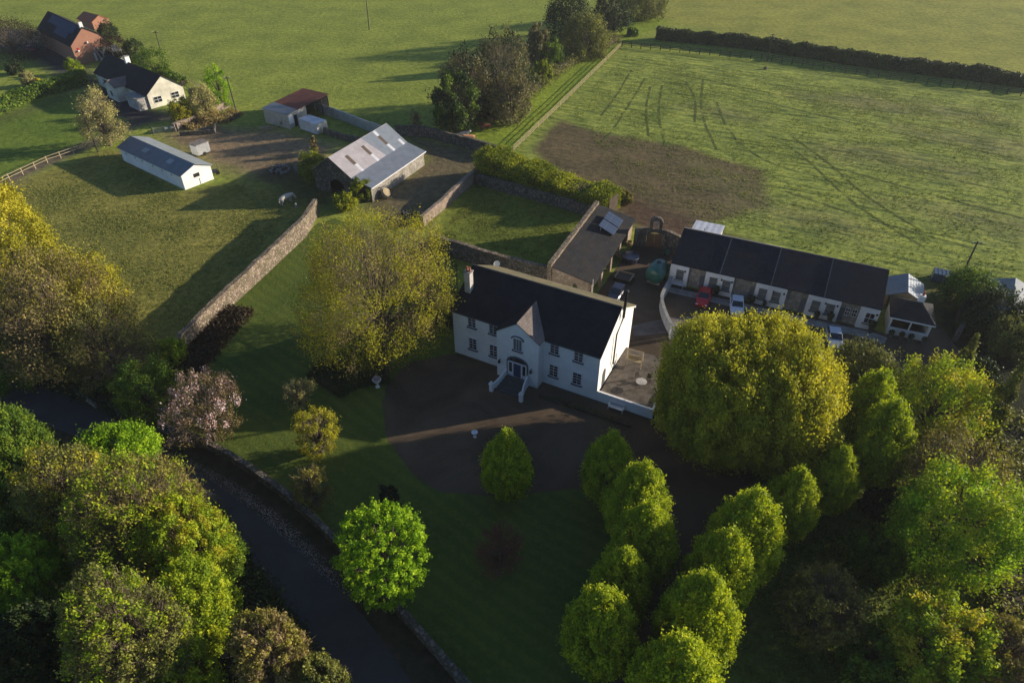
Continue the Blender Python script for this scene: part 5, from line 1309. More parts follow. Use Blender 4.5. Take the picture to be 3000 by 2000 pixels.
MB().box(-0.9, 0.9, -1.4, -1.2, 0, 0.35).box(-0.9, 0.9, 1.2, 1.4, 0, 0.35).build('stand', 'concrete', gt)
trl = empty('flatbed_trailer', G(1828, 822, 0), math.radians(-28), 'flatbed trailer with pale side rails parked behind the house', 'trailer')
MB().box(-1.1, 1.1, -0.9, 0.9, 0.62, 0.7).build('bed', 'dark_wood', trl)
MB().box(-1.15, -1.05, -0.9, 0.9, 0.703, 1.0).box(1.05, 1.15, -0.9, 0.9, 0.703, 1.0).box(-1.045, 1.045, 0.85, 0.9, 0.703, 0.95).build('side_rails', 'pale_wood', trl)
for a in (-1.2, 1.2): 
    for b in (-0.35, 0.4): MB().tube([(a - 0.1, b, 0.3), (a + 0.1, b, 0.3)], 0.3, 14).build('wheel', 'tyre_rubber', trl)
MB().tube([(0, -0.9, 0.6), (0, -2.3, 0.45)], 0.06, 5).build('drawbar', 'black_paint', trl)

def make_car(loc, rz, paint, label, s=1.0):
    c = empty('parked_car', loc, rz, label, 'car', 'parked cars')
    # cross sections along y (front = -y); (y, half width, z of belt, z sill)
    b = MB()
    sec = [(-2.05, 0.62, 0.58, 0.35), (-1.98, 0.78, 0.68, 0.22), (-1.3, 0.86, 0.84, 0.2), (-0.8, 0.87, 0.92, 0.2), (1.5, 0.87, 0.96, 0.2), (1.95, 0.82, 0.92, 0.25), (2.08, 0.7, 0.8, 0.38)]
    def ring(y, w, zt, zb): return [(-w * 0.9, y, zb), (-w, y, zb + 0.18), (-w, y, zt - 0.16), (-w * 0.86, y, zt), (w * 0.86, y, zt), (w, y, zt - 0.16), (w, y, zb + 0.18), (w * 0.9, y, zb)]
    rg = [ring(*q) for q in sec]
    for r0, r1 in zip(rg[:-1], rg[1:]):
        for k in range(8): b.quad(r0[k], r0[(k + 1) % 8], r1[(k + 1) % 8], r1[k])
    b.poly(rg[0][::-1]); b.poly(rg[-1])
    body = b.build('body', paint, c, smooth=False)
    g_ = MB()
    cs = [(-0.85, 0.74, 0.9), (-0.15, 0.66, 1.40), (1.15, 0.66, 1.43), (1.85, 0.70, 0.93)]
    for k in range(3):
        (y0, w0, z0), (y1, w1, z1) = cs[k], cs[k + 1]
        if k == 0 or k == 2:
            g_.quad((-w0, y0, z0), (w0, y0, z0), (w1, y1, z1), (-w1, y1, z1))
    side = lambda sx: [(sx * 0.77, -0.85, 0.9), (sx * 0.67, -0.15, 1.40), (sx * 0.67, 1.15, 1.43), (sx * 0.77, 1.85, 0.93)]
    g_.poly(side(1)); g_.poly(side(-1)[::-1])
    g_.build('windows', 'glass', c)
    rfm = MB(); rfm.slab([(-0.67, -0.17, 1.42), (0.67, -0.17, 1.42), (0.68, 1.17, 1.46), (-0.68, 1.17, 1.46)], 0.05)
    for sx in (-1, 1):
        for y0, z0, y1, z1 in ((-0.85, 0.92, -0.15, 1.41), (0.5, 0.92, 0.5, 1.42), (1.85, 0.94, 1.15, 1.44)):
            rfm.tube([(sx * 0.76, y0, z0), (sx * 0.675, y1, z1)], 0.035, 4)
    rfm.build('roof', paint, c)
    for sx in (-0.82, 0.82):
        for y in (-1.3, 1.3):
            w_ = MB().tube([(sx - 0.1, y, 0.32), (sx + 0.1, y, 0.32)], 0.32, 16).build('wheel', 'tyre_rubber', c)
            q = sx + 0.103 * (1 if sx > 0 else -1); MB().tube([(q, y, 0.32), (q + 0.01 * (1 if sx > 0 else -1), y, 0.32)], 0.19, 10).build('rim', 'galvanised', w_)
    for sx in (-0.6, 0.6):
        MB().box(sx - 0.15, sx + 0.15, -2.07, -2.0, 0.56, 0.68).build('headlight', 'white_paint', c)
        MB().box(sx - 0.12, sx + 0.12, 2.02, 2.11, 0.68, 0.8).build('tail_light', 'red_paint', c)
    for sx in (-0.95, 0.95): MB().box(sx - 0.08, sx + 0.08, -0.72, -0.62, 0.95, 1.06).build('mirror', paint, c)
    c.scale = (s, s, s)
    return c
make_car(G(2060, 880, 0), math.radians(-22), 'red_paint', 'red car parked in front of the terrace behind the big lime trees')
make_car(G(2156, 905, 0), math.radians(-14), 'car_white', 'white car half hidden behind the top of the big lime tree')
make_car(G(2440, 1000, 0), math.radians(-14), 'silver_paint', 'silver car parked alone in front of the right end of the terrace')
make_car(G(1805, 868, 0), math.radians(-28), 'navy_paint', 'dark blue car showing above the ridge of the white house')
# red tractor-like vehicle far left
make_car(G(90, 150, 0), math.radians(50), 'red_paint', 'dark red car parked in the shade left of the brick house', 0.9)

tr_ = empty('round_trough', G(1846, 764), 0, 'dark blue round covered tub in the stable yard beside the lean-to barn', 'tub')
MB().lathe([(1.2, 0), (1.3, 0.9), (1.22, 0.95), (0, 1.05)], 18).build('tub_shell', 'navy_paint', tr_)
MB().lathe([(1.31, 0.8), (1.36, 0.84), (1.31, 0.9)], 18).build('rim', 'tarp', tr_)
for i, (px_, py_, mt_, lb_) in enumerate([(1962, 722, 'green_plastic', 'upright green wheeled bin nearest the arched gateway'), (1972, 735, 'galvanised', 'pale grey wheeled bin beside the left end of the terrace'), (1955, 748, 'green_plastic', 'green wheeled bin in the corner of the stable yard')]):
    wb_ = empty('wheeled_bin', G(px_, py_), 0.3 + i, lb_, 'bin', 'wheeled bins in the stable yard')
    MB().prism([(-.25, -.28, .08), (.25, -.28, .08), (.25, .26, .08), (-.25, .26, .08)], (0, 0, .95)).build('body', mt_, wb_)
    MB().slab([(-.29, -.34, 1.10), (.29, -.34, 1.10), (.29, .32, 1.14), (-.29, .32, 1.14)], .06).build('lid', 'tarp', wb_)
    for a in (-.24, .24): MB().tube([(a - .04, .3, .1), (a + .04, .3, .1)], .1, 10).build('wheel', 'tyre_rubber', wb_)
hc = empty('hose_coil', G(1843, 716), 0, 'pale coiled hose heap near the arched gateway', 'hose')
hm = MB()
for q in range(3): hm.tube([(math.cos(2 * PI * i / 16) * (.75 - q * .15), math.sin(2 * PI * i / 16) * (.6 - q * .1), .12 + q * .16) for i in range(17)], .09, 5, False)
hm.build('coil', 'yellow_moss', hc)

def lumber(name, label, cat, loc, rz, n, lx, mat, seed, h=0.5, spread=1.0):
    r = random.Random(seed); o = empty(name, loc, rz, label, cat)
    mb = MB()
    for i in range(n):
        m_ = Matrix.Translation((r.uniform(-spread, spread), r.uniform(-spread, spread) * 0.7, 0.06 + r.uniform(0, h))) @ Matrix.Rotation(r.uniform(-.6, .6), 4, 'Z') @ Matrix.Rotation(r.uniform(-.15, .15), 4, 'Y')
        l = lx * r.uniform(.5, 1); mb.box(-l, l, -.08, .08, -.05, .05, m_)
    mb.build('planks', mat, o)
def boulder_heap(name, label, cat, loc, n, rad, mat, seed, size=0.4):
    r = random.Random(seed); o = empty(name, loc, 0, label, cat); bm = bmesh.new()
    for i in range(n):
        s = size * r.uniform(.4, 1.2); d = rad * math.sqrt(r.random()); a = r.uniform(0, 2 * PI)
        m_ = Matrix.Translation((d * math.cos(a), d * math.sin(a) * 0.7, s * 0.4 + max(0, (1 - d / rad)) * rad * 0.35 * r.random())) @ Matrix.Rotation(r.uniform(0, 3), 4, (r.random(), r.random(), 1)) @ Matrix.Diagonal((s, s * r.uniform(.6, 1), s * r.uniform(.4, .8), 1))
        bmesh.ops.create_icosphere(bm, subdivisions=1, radius=0.6, matrix=m_)
    me = bpy.data.meshes.new('stones'); bm.to_mesh(me); bm.free(); me.materials.append(M[mat])
    q = bpy.data.objects.new('stones', me); COL.objects.link(q); q.parent = o
lumber('timber_pile', 'pile of timber boards against the rusty-roofed shed', 'timber pile', G(785, 378), 0.4, 14, 1.3, 'pale_wood', 1)
boulder_heap('rubble_heap', 'grey rubble and scrap heap left of the barn gable', 'rubble', G(840, 500), 60, 3.2, 'rubble', 2, 0.7)
boulder_heap('rubble_heap', 'dark heap of debris at the foot of the sheeted yard wall', 'rubble', G(1180, 640), 50, 2.6, 'tarp', 3, 0.6)
lumber('timber_pile', 'tangle of grey branches beside the brick and rubble wall', 'brushwood', G(1185, 655), 0.1, 40, 1.0, 'dark_wood', 4, 0.9, 1.6)
boulder_heap('rubble_heap', 'pale stone heap beside the fence behind the barn', 'rubble', G(1270, 390), 16, 1.2, 'rubble', 5, 0.5)
# round feeder against the lean-to wall
rfd = empty('ring_feeder', (*G2(1130, 578), 0.75), math.radians(20), 'round bale feeder lying against the lean-to wall', 'feeder')
fm = MB()
for z, r_ in ((0.1, 1.3), (0.6, 1.3), (1.1, 1.35)):
    pts = [(r_ * math.cos(2 * PI * i / 20), r_ * math.sin(2 * PI * i / 20), z) for i in range(21)]; fm.tube(pts, 0.05, 5, False)
for i in range(16): a = 2 * PI * i / 16; fm.tube([(1.3 * math.cos(a), 1.3 * math.sin(a), 0), (1.34 * math.cos(a), 1.34 * math.sin(a), 1.15)], 0.03, 4, False)
fm.build('ring_frame', 'tarp', rfd); rfd.rotation_euler = (math.radians(50), 0, math.radians(64.5)); rfd.scale = (.85, .85, .6)
bm_ = MB().lathe([(0, 0), (0.95, 0), (1.0, 0.3), (0.9, 0.8), (0, 0.95)], 16); bm_.build('hay_bale', 'pale_wood', rfd)

# ------------------------------------------------------------------ BARN (white tin roof) + lean-to
O_R, A_R = (-23.3, 104.4), 64.5
RB = empty('tin_roofed_barn', (*O_R, 0), math.radians(A_R), 'old stone barn with a pale corrugated roof and a lean-to on its near side', 'barn')
RL = 16.6
# v = 0 lean-to wall, v=3.7 joint, v=7.7 ridge, v=11.6 far eave
mb = MB()
fr_ = [(0, 0.0, -0.2), (0, 0.0, 2.6), (0, 3.7, 3.6), (0, 7.7, 6.4), (0, 11.6, 3.6), (0, 11.6, -0.2)]
# near gable with arched opening between v=5.5 and 8.3
mb.poly([(0, 0, -0.2), (0, 0, 2.6), (0, 3.7, 3.6), (0, 5.6, 4.9), (0, 5.6, -0.2)])
mb.poly([(0, 8.4, -0.2), (0, 8.4, 5.9), (0, 11.6, 3.6), (0, 11.6, -0.2)])
ap = [(0, 5.6 + 2.8 * i / 8, 1.9 + 0.8 * math.sin(PI * i / 8)) for i in range(9)]
mb.poly([(0, 5.6, 4.9), (0, 7.7, 6.4), (0, 8.4, 5.9)] + ap[::-1])
mb.poly([(RL, y, z) for _, y, z in fr_][::-1])
mb.quad((RL, 11.6, -0.2), (0, 11.6, -0.2), (0, 11.6, 3.6), (RL, 11.6, 3.6))
mb.build('wall', 'dark_wall_stone', RB)
MB().quad((0, 0, -0.2), (RL, 0, -0.2), (RL, 0, 2.6), (0, 0, 2.6)).build('side_cladding', 'pale_stone', RB)
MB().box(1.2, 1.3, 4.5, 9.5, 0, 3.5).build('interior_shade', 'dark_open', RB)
MB().slab([(-0.2, -0.3, 2.66), (RL + 0.3, -0.3, 2.66), (RL + 0.3, 3.75, 3.75), (-0.2, 3.75, 3.75)], 0.08).build('lean_to_roof', 'tin_grey', RB)
MB().slab([(-0.3, 3.45, 3.62), (RL + 0.3, 3.45, 3.62), (RL + 0.3, 7.7, 6.58), (-0.3, 7.7, 6.58)], 0.07).build('roof_slope', 'tin_white', RB)
MB().slab([(RL + 0.3, 11.8, 3.62), (-0.3, 11.8, 3.62), (-0.3, 7.703, 6.58), (RL + 0.3, 7.703, 6.58)], 0.07).build('roof_slope', 'tin_white', RB)
MB().box(-0.3, RL + 0.3, -0.42, -0.303, 2.5, 2.62).build('gutter', 'white_paint', RB)
ks = (6.58 - 3.62) / (7.7 - 3.45)
for a in (2.6, 7.2, 12.2):
    z0 = 3.62 + (4.9 - 3.45) * ks; z1 = 3.62 + (6.6 - 3.45) * ks
    MB().slab([(a, 4.9, z0 + 0.03), (a + 0.75, 4.9, z0 + 0.03), (a + 0.75, 6.6, z1 + 0.03), (a, 6.6, z1 + 0.03)], 0.02).build('roof_light', 'skylight', RB)
z0 = 3.62 + (3.5 - 3.45) * ks; z1 = 3.62 + (7.6 - 3.45) * ks
MB().slab([(10.2, 3.5, z0 + .012), (RL + .28, 3.5, z0 + .012), (RL + .28, 7.6, z1 + .012), (8.9, 7.6, z1 + .012)], 0.01).build('grey_sheets', 'tin_grey', RB)
pat = MB()
for a, v0_, v1_ in ((2.7, 3.5, 4.86), (7.3, 3.5, 4.86), (12.3, 3.5, 4.86), (12.3, 6.64, 7.6), (15.5, 3.5, 4.6)):
    z0 = 3.62 + (v0_ - 3.45) * ks; z1 = 3.62 + (v1_ - 3.45) * ks
    pat = MB(); pat.slab([(a, v0_, z0 + 0.02), (a + 0.7, v0_, z0 + 0.02), (a + 0.7, v1_, z1 + 0.02), (a, v1_, z1 + 0.02)], 0.006); pat.build('patch_sheet', 'white_sheet', RB)

# ------------------------------------------------------------------ LONG WHITE SHED
O_W, A_W = (-56.4, 109.0), 52.5
WS = empty('long_white_shed', (*O_W, 0), math.radians(A_W), 'long white shed with a blue-grey sheeted roof in the paddock', 'shed')
wl, wd, we, wr = 5.6, 20.4, 2.7, 3.75
gable_block(wl, wd, we, wr, 'v').build('wall', 'white_render', WS)
kw_ = (wr - we) / (wl / 2)
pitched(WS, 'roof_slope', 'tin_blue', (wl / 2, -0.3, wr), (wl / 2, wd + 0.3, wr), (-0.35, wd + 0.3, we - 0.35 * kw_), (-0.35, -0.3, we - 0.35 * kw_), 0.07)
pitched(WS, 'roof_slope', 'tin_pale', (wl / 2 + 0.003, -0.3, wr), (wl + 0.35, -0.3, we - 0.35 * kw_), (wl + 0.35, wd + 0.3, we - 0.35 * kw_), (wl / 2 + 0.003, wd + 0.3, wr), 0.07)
add_window(WS, 2.7, 1.55, 0.95, 0.55, 0, 'dark_wood', 1, 2, None)
MB().box(2.95, 3.05, -0.03, -0.003, 0.0, 1.1).build('vertical_pipe', 'dark_stone', WS)
for v in (4.5, 12.5): 
    z0 = we + (0.9) * kw_; z1 = we + 1.9 * kw_
    MB().slab([(0.9, v, z0 + 0.13), (1.9, v, z1 + 0.13), (1.9, v + 1.6, z1 + 0.13), (0.9, v + 1.6, z0 + 0.13)], 0.015).build('roof_light', 'tin_pale', WS)
for v in (3, 6, 9, 12.5, 15, 18): MB().box(-0.04, -0.003, v, v + 0.5, 1.8, 2.05).build('vent', 'galvanised', WS)
# small feed bin shed beside
fb = empty('horse_box', (*G2(592, 452), 0), math.radians(-32), 'old grey horse box with white slatted doors behind the long white shed', 'horse box')
MB().box(-0.9, 0.9, -1.4, 1.4, 0.35, 2.2).build('body', 'galvanised', fb)
MB().slab([(-1.0, -1.5, 2.4), (1.0, -1.5, 2.4), (1.0, 1.5, 2.33), (-1.0, 1.5, 2.33)], 0.12).build('roof', 'rubble', fb)
for q in (-0.88, -0.28, 0.32): MB().box(q, q + 0.54, -1.46, -1.403, 0.4, 2.15).build('door_panel', 'white_paint', fb)
for a in (-0.95, 0.95): MB().tube([(a - 0.1, 0, 0.33), (a + 0.1, 0, 0.33)], 0.33, 12).build('wheel', 'tyre_rubber', fb)
tw = empty('quad_trailer', G(628, 510), 0.5, 'small dark two-wheeled cart beside the white shed gable', 'cart')
MB().box(-0.7, 0.7, -0.5, 0.5, 0.35, 0.7).build('box', 'tarp', tw)
for a in (-0.6, 0.6): MB().tube([(a, -0.62, 0.35), (a, -0.5, 0.35)], 0.35, 12).build('wheel', 'tyre_rubber', tw)
MB().tube([(0.9, 0.3, 0.1), (0.8, 0.5, 1.9)], 0.05, 5).build('upright_post', 'dark_wood', tw)

# ------------------------------------------------------------------ RUSTY ROOFED SHED, container
RS_ = empty('rusty_roofed_shed', (-51.6, 141.0, 0), math.radians(-31), 'white-walled farm shed with a rust-red and dark sheeted roof', 'shed')
w_, d_ = 7.0, 11.8; h0, h1 = 3.0, 3.7
mb = MB(); mb.quad((0, 0, -.2), (w_, 0, -.2), (w_, 0, h0), (0, 0, h0)); mb.quad((0, d_, -.2), (0, 0, -.2), (0, 0, h0), (0, d_, h1)); mb.quad((w_, d_, -.2), (0, d_, -.2), (0, d_, h1), (w_, d_, h1))
mb.poly([(w_, 0, -.2), (w_, 5.2, -.2), (w_, 5.2, h0 + 0.3), (w_, 0, h0)])
mb.build('wall', 'tin_wall', RS_)
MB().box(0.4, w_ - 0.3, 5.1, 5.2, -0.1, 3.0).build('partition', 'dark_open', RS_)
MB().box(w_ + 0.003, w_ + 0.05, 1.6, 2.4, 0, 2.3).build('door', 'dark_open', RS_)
MB().box(w_ + 0.003, w_ + 0.05, 0.15, 1.4, 0.9, 2.6).build('white_panel', 'white_render', RS_)
kq = (h1 - h0) / d_
MB().slab([(-.2, -.3, h0 + .1), (w_ + .3, -.3, h0 + .1), (w_ + .3, 2.6, h0 + .1 + 2.9 * kq), (-.2, 3.4, h0 + .1 + 3.7 * kq)], .07).build('dark_roof', 'tin_blue', RS_)
MB().slab([(-.2, 3.403, h0 + .1 + 3.7 * kq), (w_ + .3, 2.603, h0 + .1 + 2.9 * kq), (w_ + .3, d_ + .2, h1 + .12), (-.2, d_ + .2, h1 + .12)], .07).build('rusty_roof', 'tin_rust', RS_)
ps = MB()
for v in (7.5, 9.6, 11.6): ps.box(w_, w_ + .15, v, v + .15, -.1, h0 + .3)
ps.build('posts', 'dark_wood', RS_)
CT = empty('white_container', (-43.4, 137.1, 0), math.radians(-37), 'white box-shaped lorry container standing beside the rusty-roofed shed', 'container')
MB().box(0, 5.3, 0, 2.8, 0.15, 2.3).build('shell', 'white_sheet', CT)
MB().box(5.303, 5.36, 0.1, 2.7, 0.2, 2.2).build('end_doors', 'cream_render', CT)
MB().box(0.3, 0.5, 0.2, 2.6, -0.05, 0.147).box(4.7, 4.9, 0.2, 2.6, -0.05, 0.147).build('skids', 'dark_wood', CT)

# ------------------------------------------------------------------ BUNGALOW
O_G, A_G = (-79.0, 149.2), 49.5
BG = empty('cream_bungalow', (*O_G, 0), math.radians(A_G), 'cream rendered bungalow with a black slate roof and a white chimney', 'bungalow')
gw_, gd_, ge, gr = 8.2, 25.0, 3.1, 6.2
gable_block(gw_, gd_, ge, gr, 'v').build('wall', 'cream_render', BG)
kg = (gr - ge) / (gw_ / 2)
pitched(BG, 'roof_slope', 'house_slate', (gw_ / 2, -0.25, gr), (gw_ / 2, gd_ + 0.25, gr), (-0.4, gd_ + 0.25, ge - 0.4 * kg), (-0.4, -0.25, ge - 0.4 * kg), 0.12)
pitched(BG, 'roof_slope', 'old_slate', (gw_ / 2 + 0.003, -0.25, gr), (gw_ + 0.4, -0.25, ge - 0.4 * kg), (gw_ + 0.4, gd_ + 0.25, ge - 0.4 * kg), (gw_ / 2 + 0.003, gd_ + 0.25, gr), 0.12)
add_window(BG, 2.0, 1.0, 1.7, 1.2, 0, 'white_paint', 2, 2, None); add_window(BG, 6.0, 1.0, 1.7, 1.2, 0, 'white_paint', 2, 2, None)
wg = MB()   # wing on the left long side
wy0, wy1, wx = 9.5, 14.5, -2.6
wg.poly([(wx, wy1, -.2), (wx, wy0, -.2), (wx, wy0, ge), (wx, (wy0 + wy1) / 2, ge + 1.2), (wx, wy1, ge)]); wg.quad((wx, wy0, -.2), (-0.003, wy0, -.2), (-0.003, wy0, ge), (wx, wy0, ge)); wg.quad((-0.003, wy1, -.2), (wx, wy1, -.2), (wx, wy1, ge), (-0.003, wy1, ge))
wg = wg.build('wing', 'cream_render', BG)
ym = (wy0 + wy1) / 2
MB().slab([(wx - .2, ym, ge + 1.35), (2.1, ym, ge + 1.35), (0.0, wy0 - .2, ge + .15), (wx - .2, wy0 - .2, ge + .1)], .1).build('wing_roof', 'sunlit_slate', wg)
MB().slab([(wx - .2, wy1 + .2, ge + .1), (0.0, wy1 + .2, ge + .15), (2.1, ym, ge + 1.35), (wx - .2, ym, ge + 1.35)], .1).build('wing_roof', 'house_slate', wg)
for y in (4.0, 7.3, 12.0, 17.5, 21.0):
    add_window(BG, y, 0.9, 1.2, 1.2, 0 if not 9 < y < 15 else wx, 'white_paint', 2, 1, None, 'side')
MB().box(-2.3, -0.003, 0.4, 5.4, -0.1, 2.45).build('porch', 'grey_render', BG); MB().slab([(-2.5, 0.2, 2.62), (-0.42, 0.2, 2.62), (-0.42, 5.6, 2.62), (-2.5, 5.6, 2.62)], 0.14).build('porch_roof', 'concrete', BG)
ch = MB().box(gw_ / 2 - .5, gw_ / 2 + .5, 14.6, 15.4, gr - .5, gr + 1.3).build('chimney', 'white_render', BG); MB().box(gw_ / 2 - .58, gw_ / 2 + .58, 14.52, 15.48, gr + 1.303, gr + 1.42).build('chimney_cap', 'concrete', ch)

# ------------------------------------------------------------------ BRICK HOUSE
O_K, A_K = (-111.3, 181.6), 46
BK = empty('brick_house', (*O_K, 0), math.radians(A_K), 'red brick house with a dark roof covered by solar panels at the top left', 'house')
kw, kd, ke, kr = 9.6, 24.5, 4.7, 8.3
rx = 4.0   # ridge off centre: steep left slope, long shallower right one
mb = MB()
mb.poly([(0, 0, -.2), (kw, 0, -.2), (kw, 0, 3.2), (7.4, 0, 6.2), (rx, 0, kr), (0, 0, ke)])
mb.poly([(kw, kd, -.2), (0, kd, -.2), (0, kd, ke), (rx, kd, kr), (7.4, kd, 6.2), (kw, kd, 3.2)])
mb.quad((0, kd, -.2), (0, 0, -.2), (0, 0, ke), (0, kd, ke)); mb.quad((kw, 0, -.2), (kw, kd, -.2), (kw, kd, 3.2), (kw, 0, 3.2))
mb.build('wall', 'red_brick', BK)
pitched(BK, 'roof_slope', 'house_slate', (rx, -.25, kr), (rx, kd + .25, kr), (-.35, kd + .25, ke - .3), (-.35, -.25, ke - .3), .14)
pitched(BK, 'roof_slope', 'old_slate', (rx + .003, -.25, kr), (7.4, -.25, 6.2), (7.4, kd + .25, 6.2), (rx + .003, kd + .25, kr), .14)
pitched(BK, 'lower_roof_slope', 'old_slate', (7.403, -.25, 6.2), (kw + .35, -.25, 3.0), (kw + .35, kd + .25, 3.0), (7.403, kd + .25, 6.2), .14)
sl_ = (kr - ke + .3) / (rx + .35)
def kroof(x): return kr - (rx - x) * sl_
for (xa, xb, ya, yb) in ((2.0, 3.7, 2.5, 20.5), (0.6, 1.95, 4.5, 13.5)):
    MB().slab([(xb, ya, kroof(xb) + .26), (xb, yb, kroof(xb) + .26), (xa, yb, kroof(xa) + .26), (xa, ya, kroof(xa) + .26)], .06).build('solar_panels', 'solar_glass', BK)
ch = MB().box(rx - .4, rx + .4, 0.1, 0.9, kr - .5, kr + 1.2).build('chimney', 'white_render', BK)
MB().lathe([(0.13, 0), (0.11, 0.2), (0.13, 0.5), (0.0, 0.51)], 8, (rx, .5, kr + 1.2)).build('chimney_pot', 'terracotta', ch)
for u, z in ((3.9, 4.6), (1.2, 3.0)): MB().lathe([(0, 0), (0.22, 0.05), (0.25, 0.2), (0.18, 0.4), (0, 0.45)], 10, (u, -0.25, z)).build('wall_lamp', 'white_paint', BK)
MB().box(1.1, 1.5, -.06, -.003, 3.3, 3.9).build('red_vent', 'red_paint', BK)
MB().box(4.5, 5.0, -.06, -.003, 0.1, 2.1).build('door', 'white_paint', BK)
CS = empty('conservatory', (*frame(O_K, A_K)(5.6, -3.7), 0), math.radians(A_K), 'pale glass conservatory between the brick house and the bungalow', 'conservatory')
MB().box(0, 4.6, 0, 3.5, -0.1, 0.9).build('base_wall', 'cream_render', CS)
MB().box(0.05, 4.55, 0.05, 3.5, 0.903, 2.3).build('glazing', 'glass', CS)
MB().slab([(-.1, -.1, 2.45), (4.7, -.1, 2.45), (4.7, 3.6, 3.1), (-.1, 3.6, 3.1)], .08).build('glass_roof', 'tin_pale', CS)
fr = MB()
for q in (0, 1.1, 2.25, 3.4, 4.5): fr.box(q, q + .06, -.03, .047, .9, 2.3)
fr.build('frame', 'white_paint', CS)
ST = empty('metal_stair', (*frame(O_K, A_K)(4.9, -3.5), 0), math.radians(A_K), 'white railed outside stair on the brick gable', 'stair')
sm = MB()
for i in range(10): sm.box(0, .8, -.6 + i * .4, -.3 + i * .4, .1 + i * .25, .15 + i * .25)
sm.build('treads', 'galvanised', ST)
for a in (-.03, .83): MB().tube([(a, -.6, 1.0), (a, 3.2, 3.5)], .03, 4).tube([(a, -.6, 0), (a, -.6, 1.0)], .03, 4).tube([(a, 3.2, 2.4), (a, 3.2, 3.5)], .03, 4).build('handrail', 'white_paint', ST)
TC = empty('terracotta_roof_shed', (*G2(236, 78), 0), math.radians(-35), 'low orange-tiled outbuilding behind the brick house', 'outbuilding')
gable_block(8, 5, 2.2, 3.6).build('wall', 'red_brick', TC)
pitched(TC, 'roof_slope', 'terracotta', (-.2, -.3, 2.1), (8.2, -.3, 2.1), (8.2, 2.5, 3.6), (-.2, 2.5, 3.6)); pitched(TC, 'roof_slope', 'terracotta', (8.2, 5.3, 2.1), (-.2, 5.3, 2.1), (-.2, 2.503, 3.6), (8.2, 2.503, 3.6))

# right edge shed
ES = empty('blue_roofed_shed', (*G2(3010, 1010), 0), math.radians(58), 'low shed with a pale blue sheeted roof at the right edge', 'shed')
gable_block(9, 6, 2.4, 3.6).build('wall', 'grey_render', ES)
pitched(ES, 'roof_slope', 'tin_blue', (-.2, -.3, 2.3), (9.2, -.3, 2.3), (9.2, 3, 3.6), (-.2, 3, 3.6)); pitched(ES, 'roof_slope', 'tin_blue', (9.2, 6.3, 2.3), (-.2, 6.3, 2.3), (-.2, 3.003, 3.6), (9.2, 3.003, 3.6))

# metal field gate in the farm wall
FG = empty('field_gate', (*G2(452, 392), 0), math.radians(20), 'tubular metal gate with two white notices beside the long white shed', 'gate')
fg = MB()
for i in range(5): fg.tube([(0, 0, .25 + i * .24), (4.2, 0, .25 + i * .24)], .03, 5)
for q in (0, 2.1, 4.2): fg.tube([(q, 0, .2), (q, 0, 1.25)], .035, 5)
fg.build('gate_frame', 'galvanised', FG)
for q in (2.2, 3.3): MB().box(q, q + .6, -.07, -.045, .65, 1.05).build('notice_board', 'white_paint', FG)
for q, nm in ((-.25, 'post'), (4.45, 'post')): MB().box(q - .12, q + .12, -.12, .12, -.1, 1.5).build(nm, 'dark_stone', FG)

# ------------------------------------------------------------------ POLES
def pole(base, top, h, label, bar=False):
    b = G(*base); t = Vector(G(top[0], top[1], h)); b = Vector(b)
    if (t - b).xy.length > 2.0: t = Vector((b.x, b.y, 0)) + ((t - b) * Vector((1, 1, 0))).normalized() * 1.2 + Vector((0, 0, h))
    o = empty('electricity_pole', b, 0, label, 'pole', 'wooden electricity poles'); d = t - b
    MB().tube([(0, 0, -.3), tuple(d * .5), tuple(d)], [.15, .13, .10], 8).build('shaft', 'dark_wood', o)
    cm = MB(); cm.box(d.x - .7, d.x + .7, d.y - .05, d.y + .05, d.z - .35, d.z - .24); cm.build('crossbar', 'dark_wood', o)
    for q in (-.6, 0, .6): MB().lathe([(0, 0), (.05, .0), (.07, .1), (.03, .2), (0, .2)], 7, (d.x + q, d.y, d.z - .24)).build('insulator', 'white_paint', o)
pole((287, 445), (240, 325), 7.9, 'leaning pole in front of the pale budding tree')
pole((485, 200), (456, 88), 8.5, 'wooden pole behind the cream bungalow')
pole((692, 325), (664, 225), 7.5, 'thin wooden pole right of the tall bright green tree')
pole((1082, 88), (1076, -30), 9.5, 'wooden pole in the top field left of the hedgerow')
pole((2247, 180), (2264, 112), 7.0, 'wooden pole standing between the long clipped hedge and its fence')
pole((2798, 849), (2865, 707), 7.6, 'tall wooden pole beside the blue-grey caged water tank')
sp = empty('tree_stump', G(2242, 203), 0, 'dark stump with a few shoots in the hay field below the fence', 'stump')
MB().tube([(0, 0, -.1), (0, 0, .5), (.1, 0, .7)], [.5, .4, .25], 8).build('trunk', 'bark', sp)
# small pale saplings in front of the hedge
for i, (x, y, s_) in enumerate([(2125, 128, 1.1), (2165, 134, 1.2), (2185, 132, 1.0), (2226, 140, .8), (2252, 144, .9), (2279, 146, 1.1), (2347, 154, .5), (2632, 202, .8)]):
    rs = np.random.RandomState(300 + i)
    o = empty('young_tree', G(x, y, 0), 0, ['pale', 'pale', 'pale', 'pale', 'pale', 'pale', 'smallest pale', 'olive'][i] + ' young tree against the long dark hedge, ' + ['first', 'second', 'third', 'fourth', 'fifth', 'sixth', 'seventh', 'eighth'][i] + ' from its left end', 'tree', 'young trees against the clipped hedge')
    MB().tube([(0, 0, -.1), (0, 0, 1.6)], [.06, .03], 5).build('trunk', 'pale_bark', o)
    d = rand_dirs(160, rs); P = d * np.array([.8, .8, 1.1]) * rs.uniform(.3, 1, (160, 1)) + np.array([0, 0, 2.0])
    Vv, Ff = leaf_quads(P, d, .28, rs); fast_mesh('crown', Vv, Ff, 'leaf_pale', o, rs.rand(160)); o.scale = (s_, s_, s_)

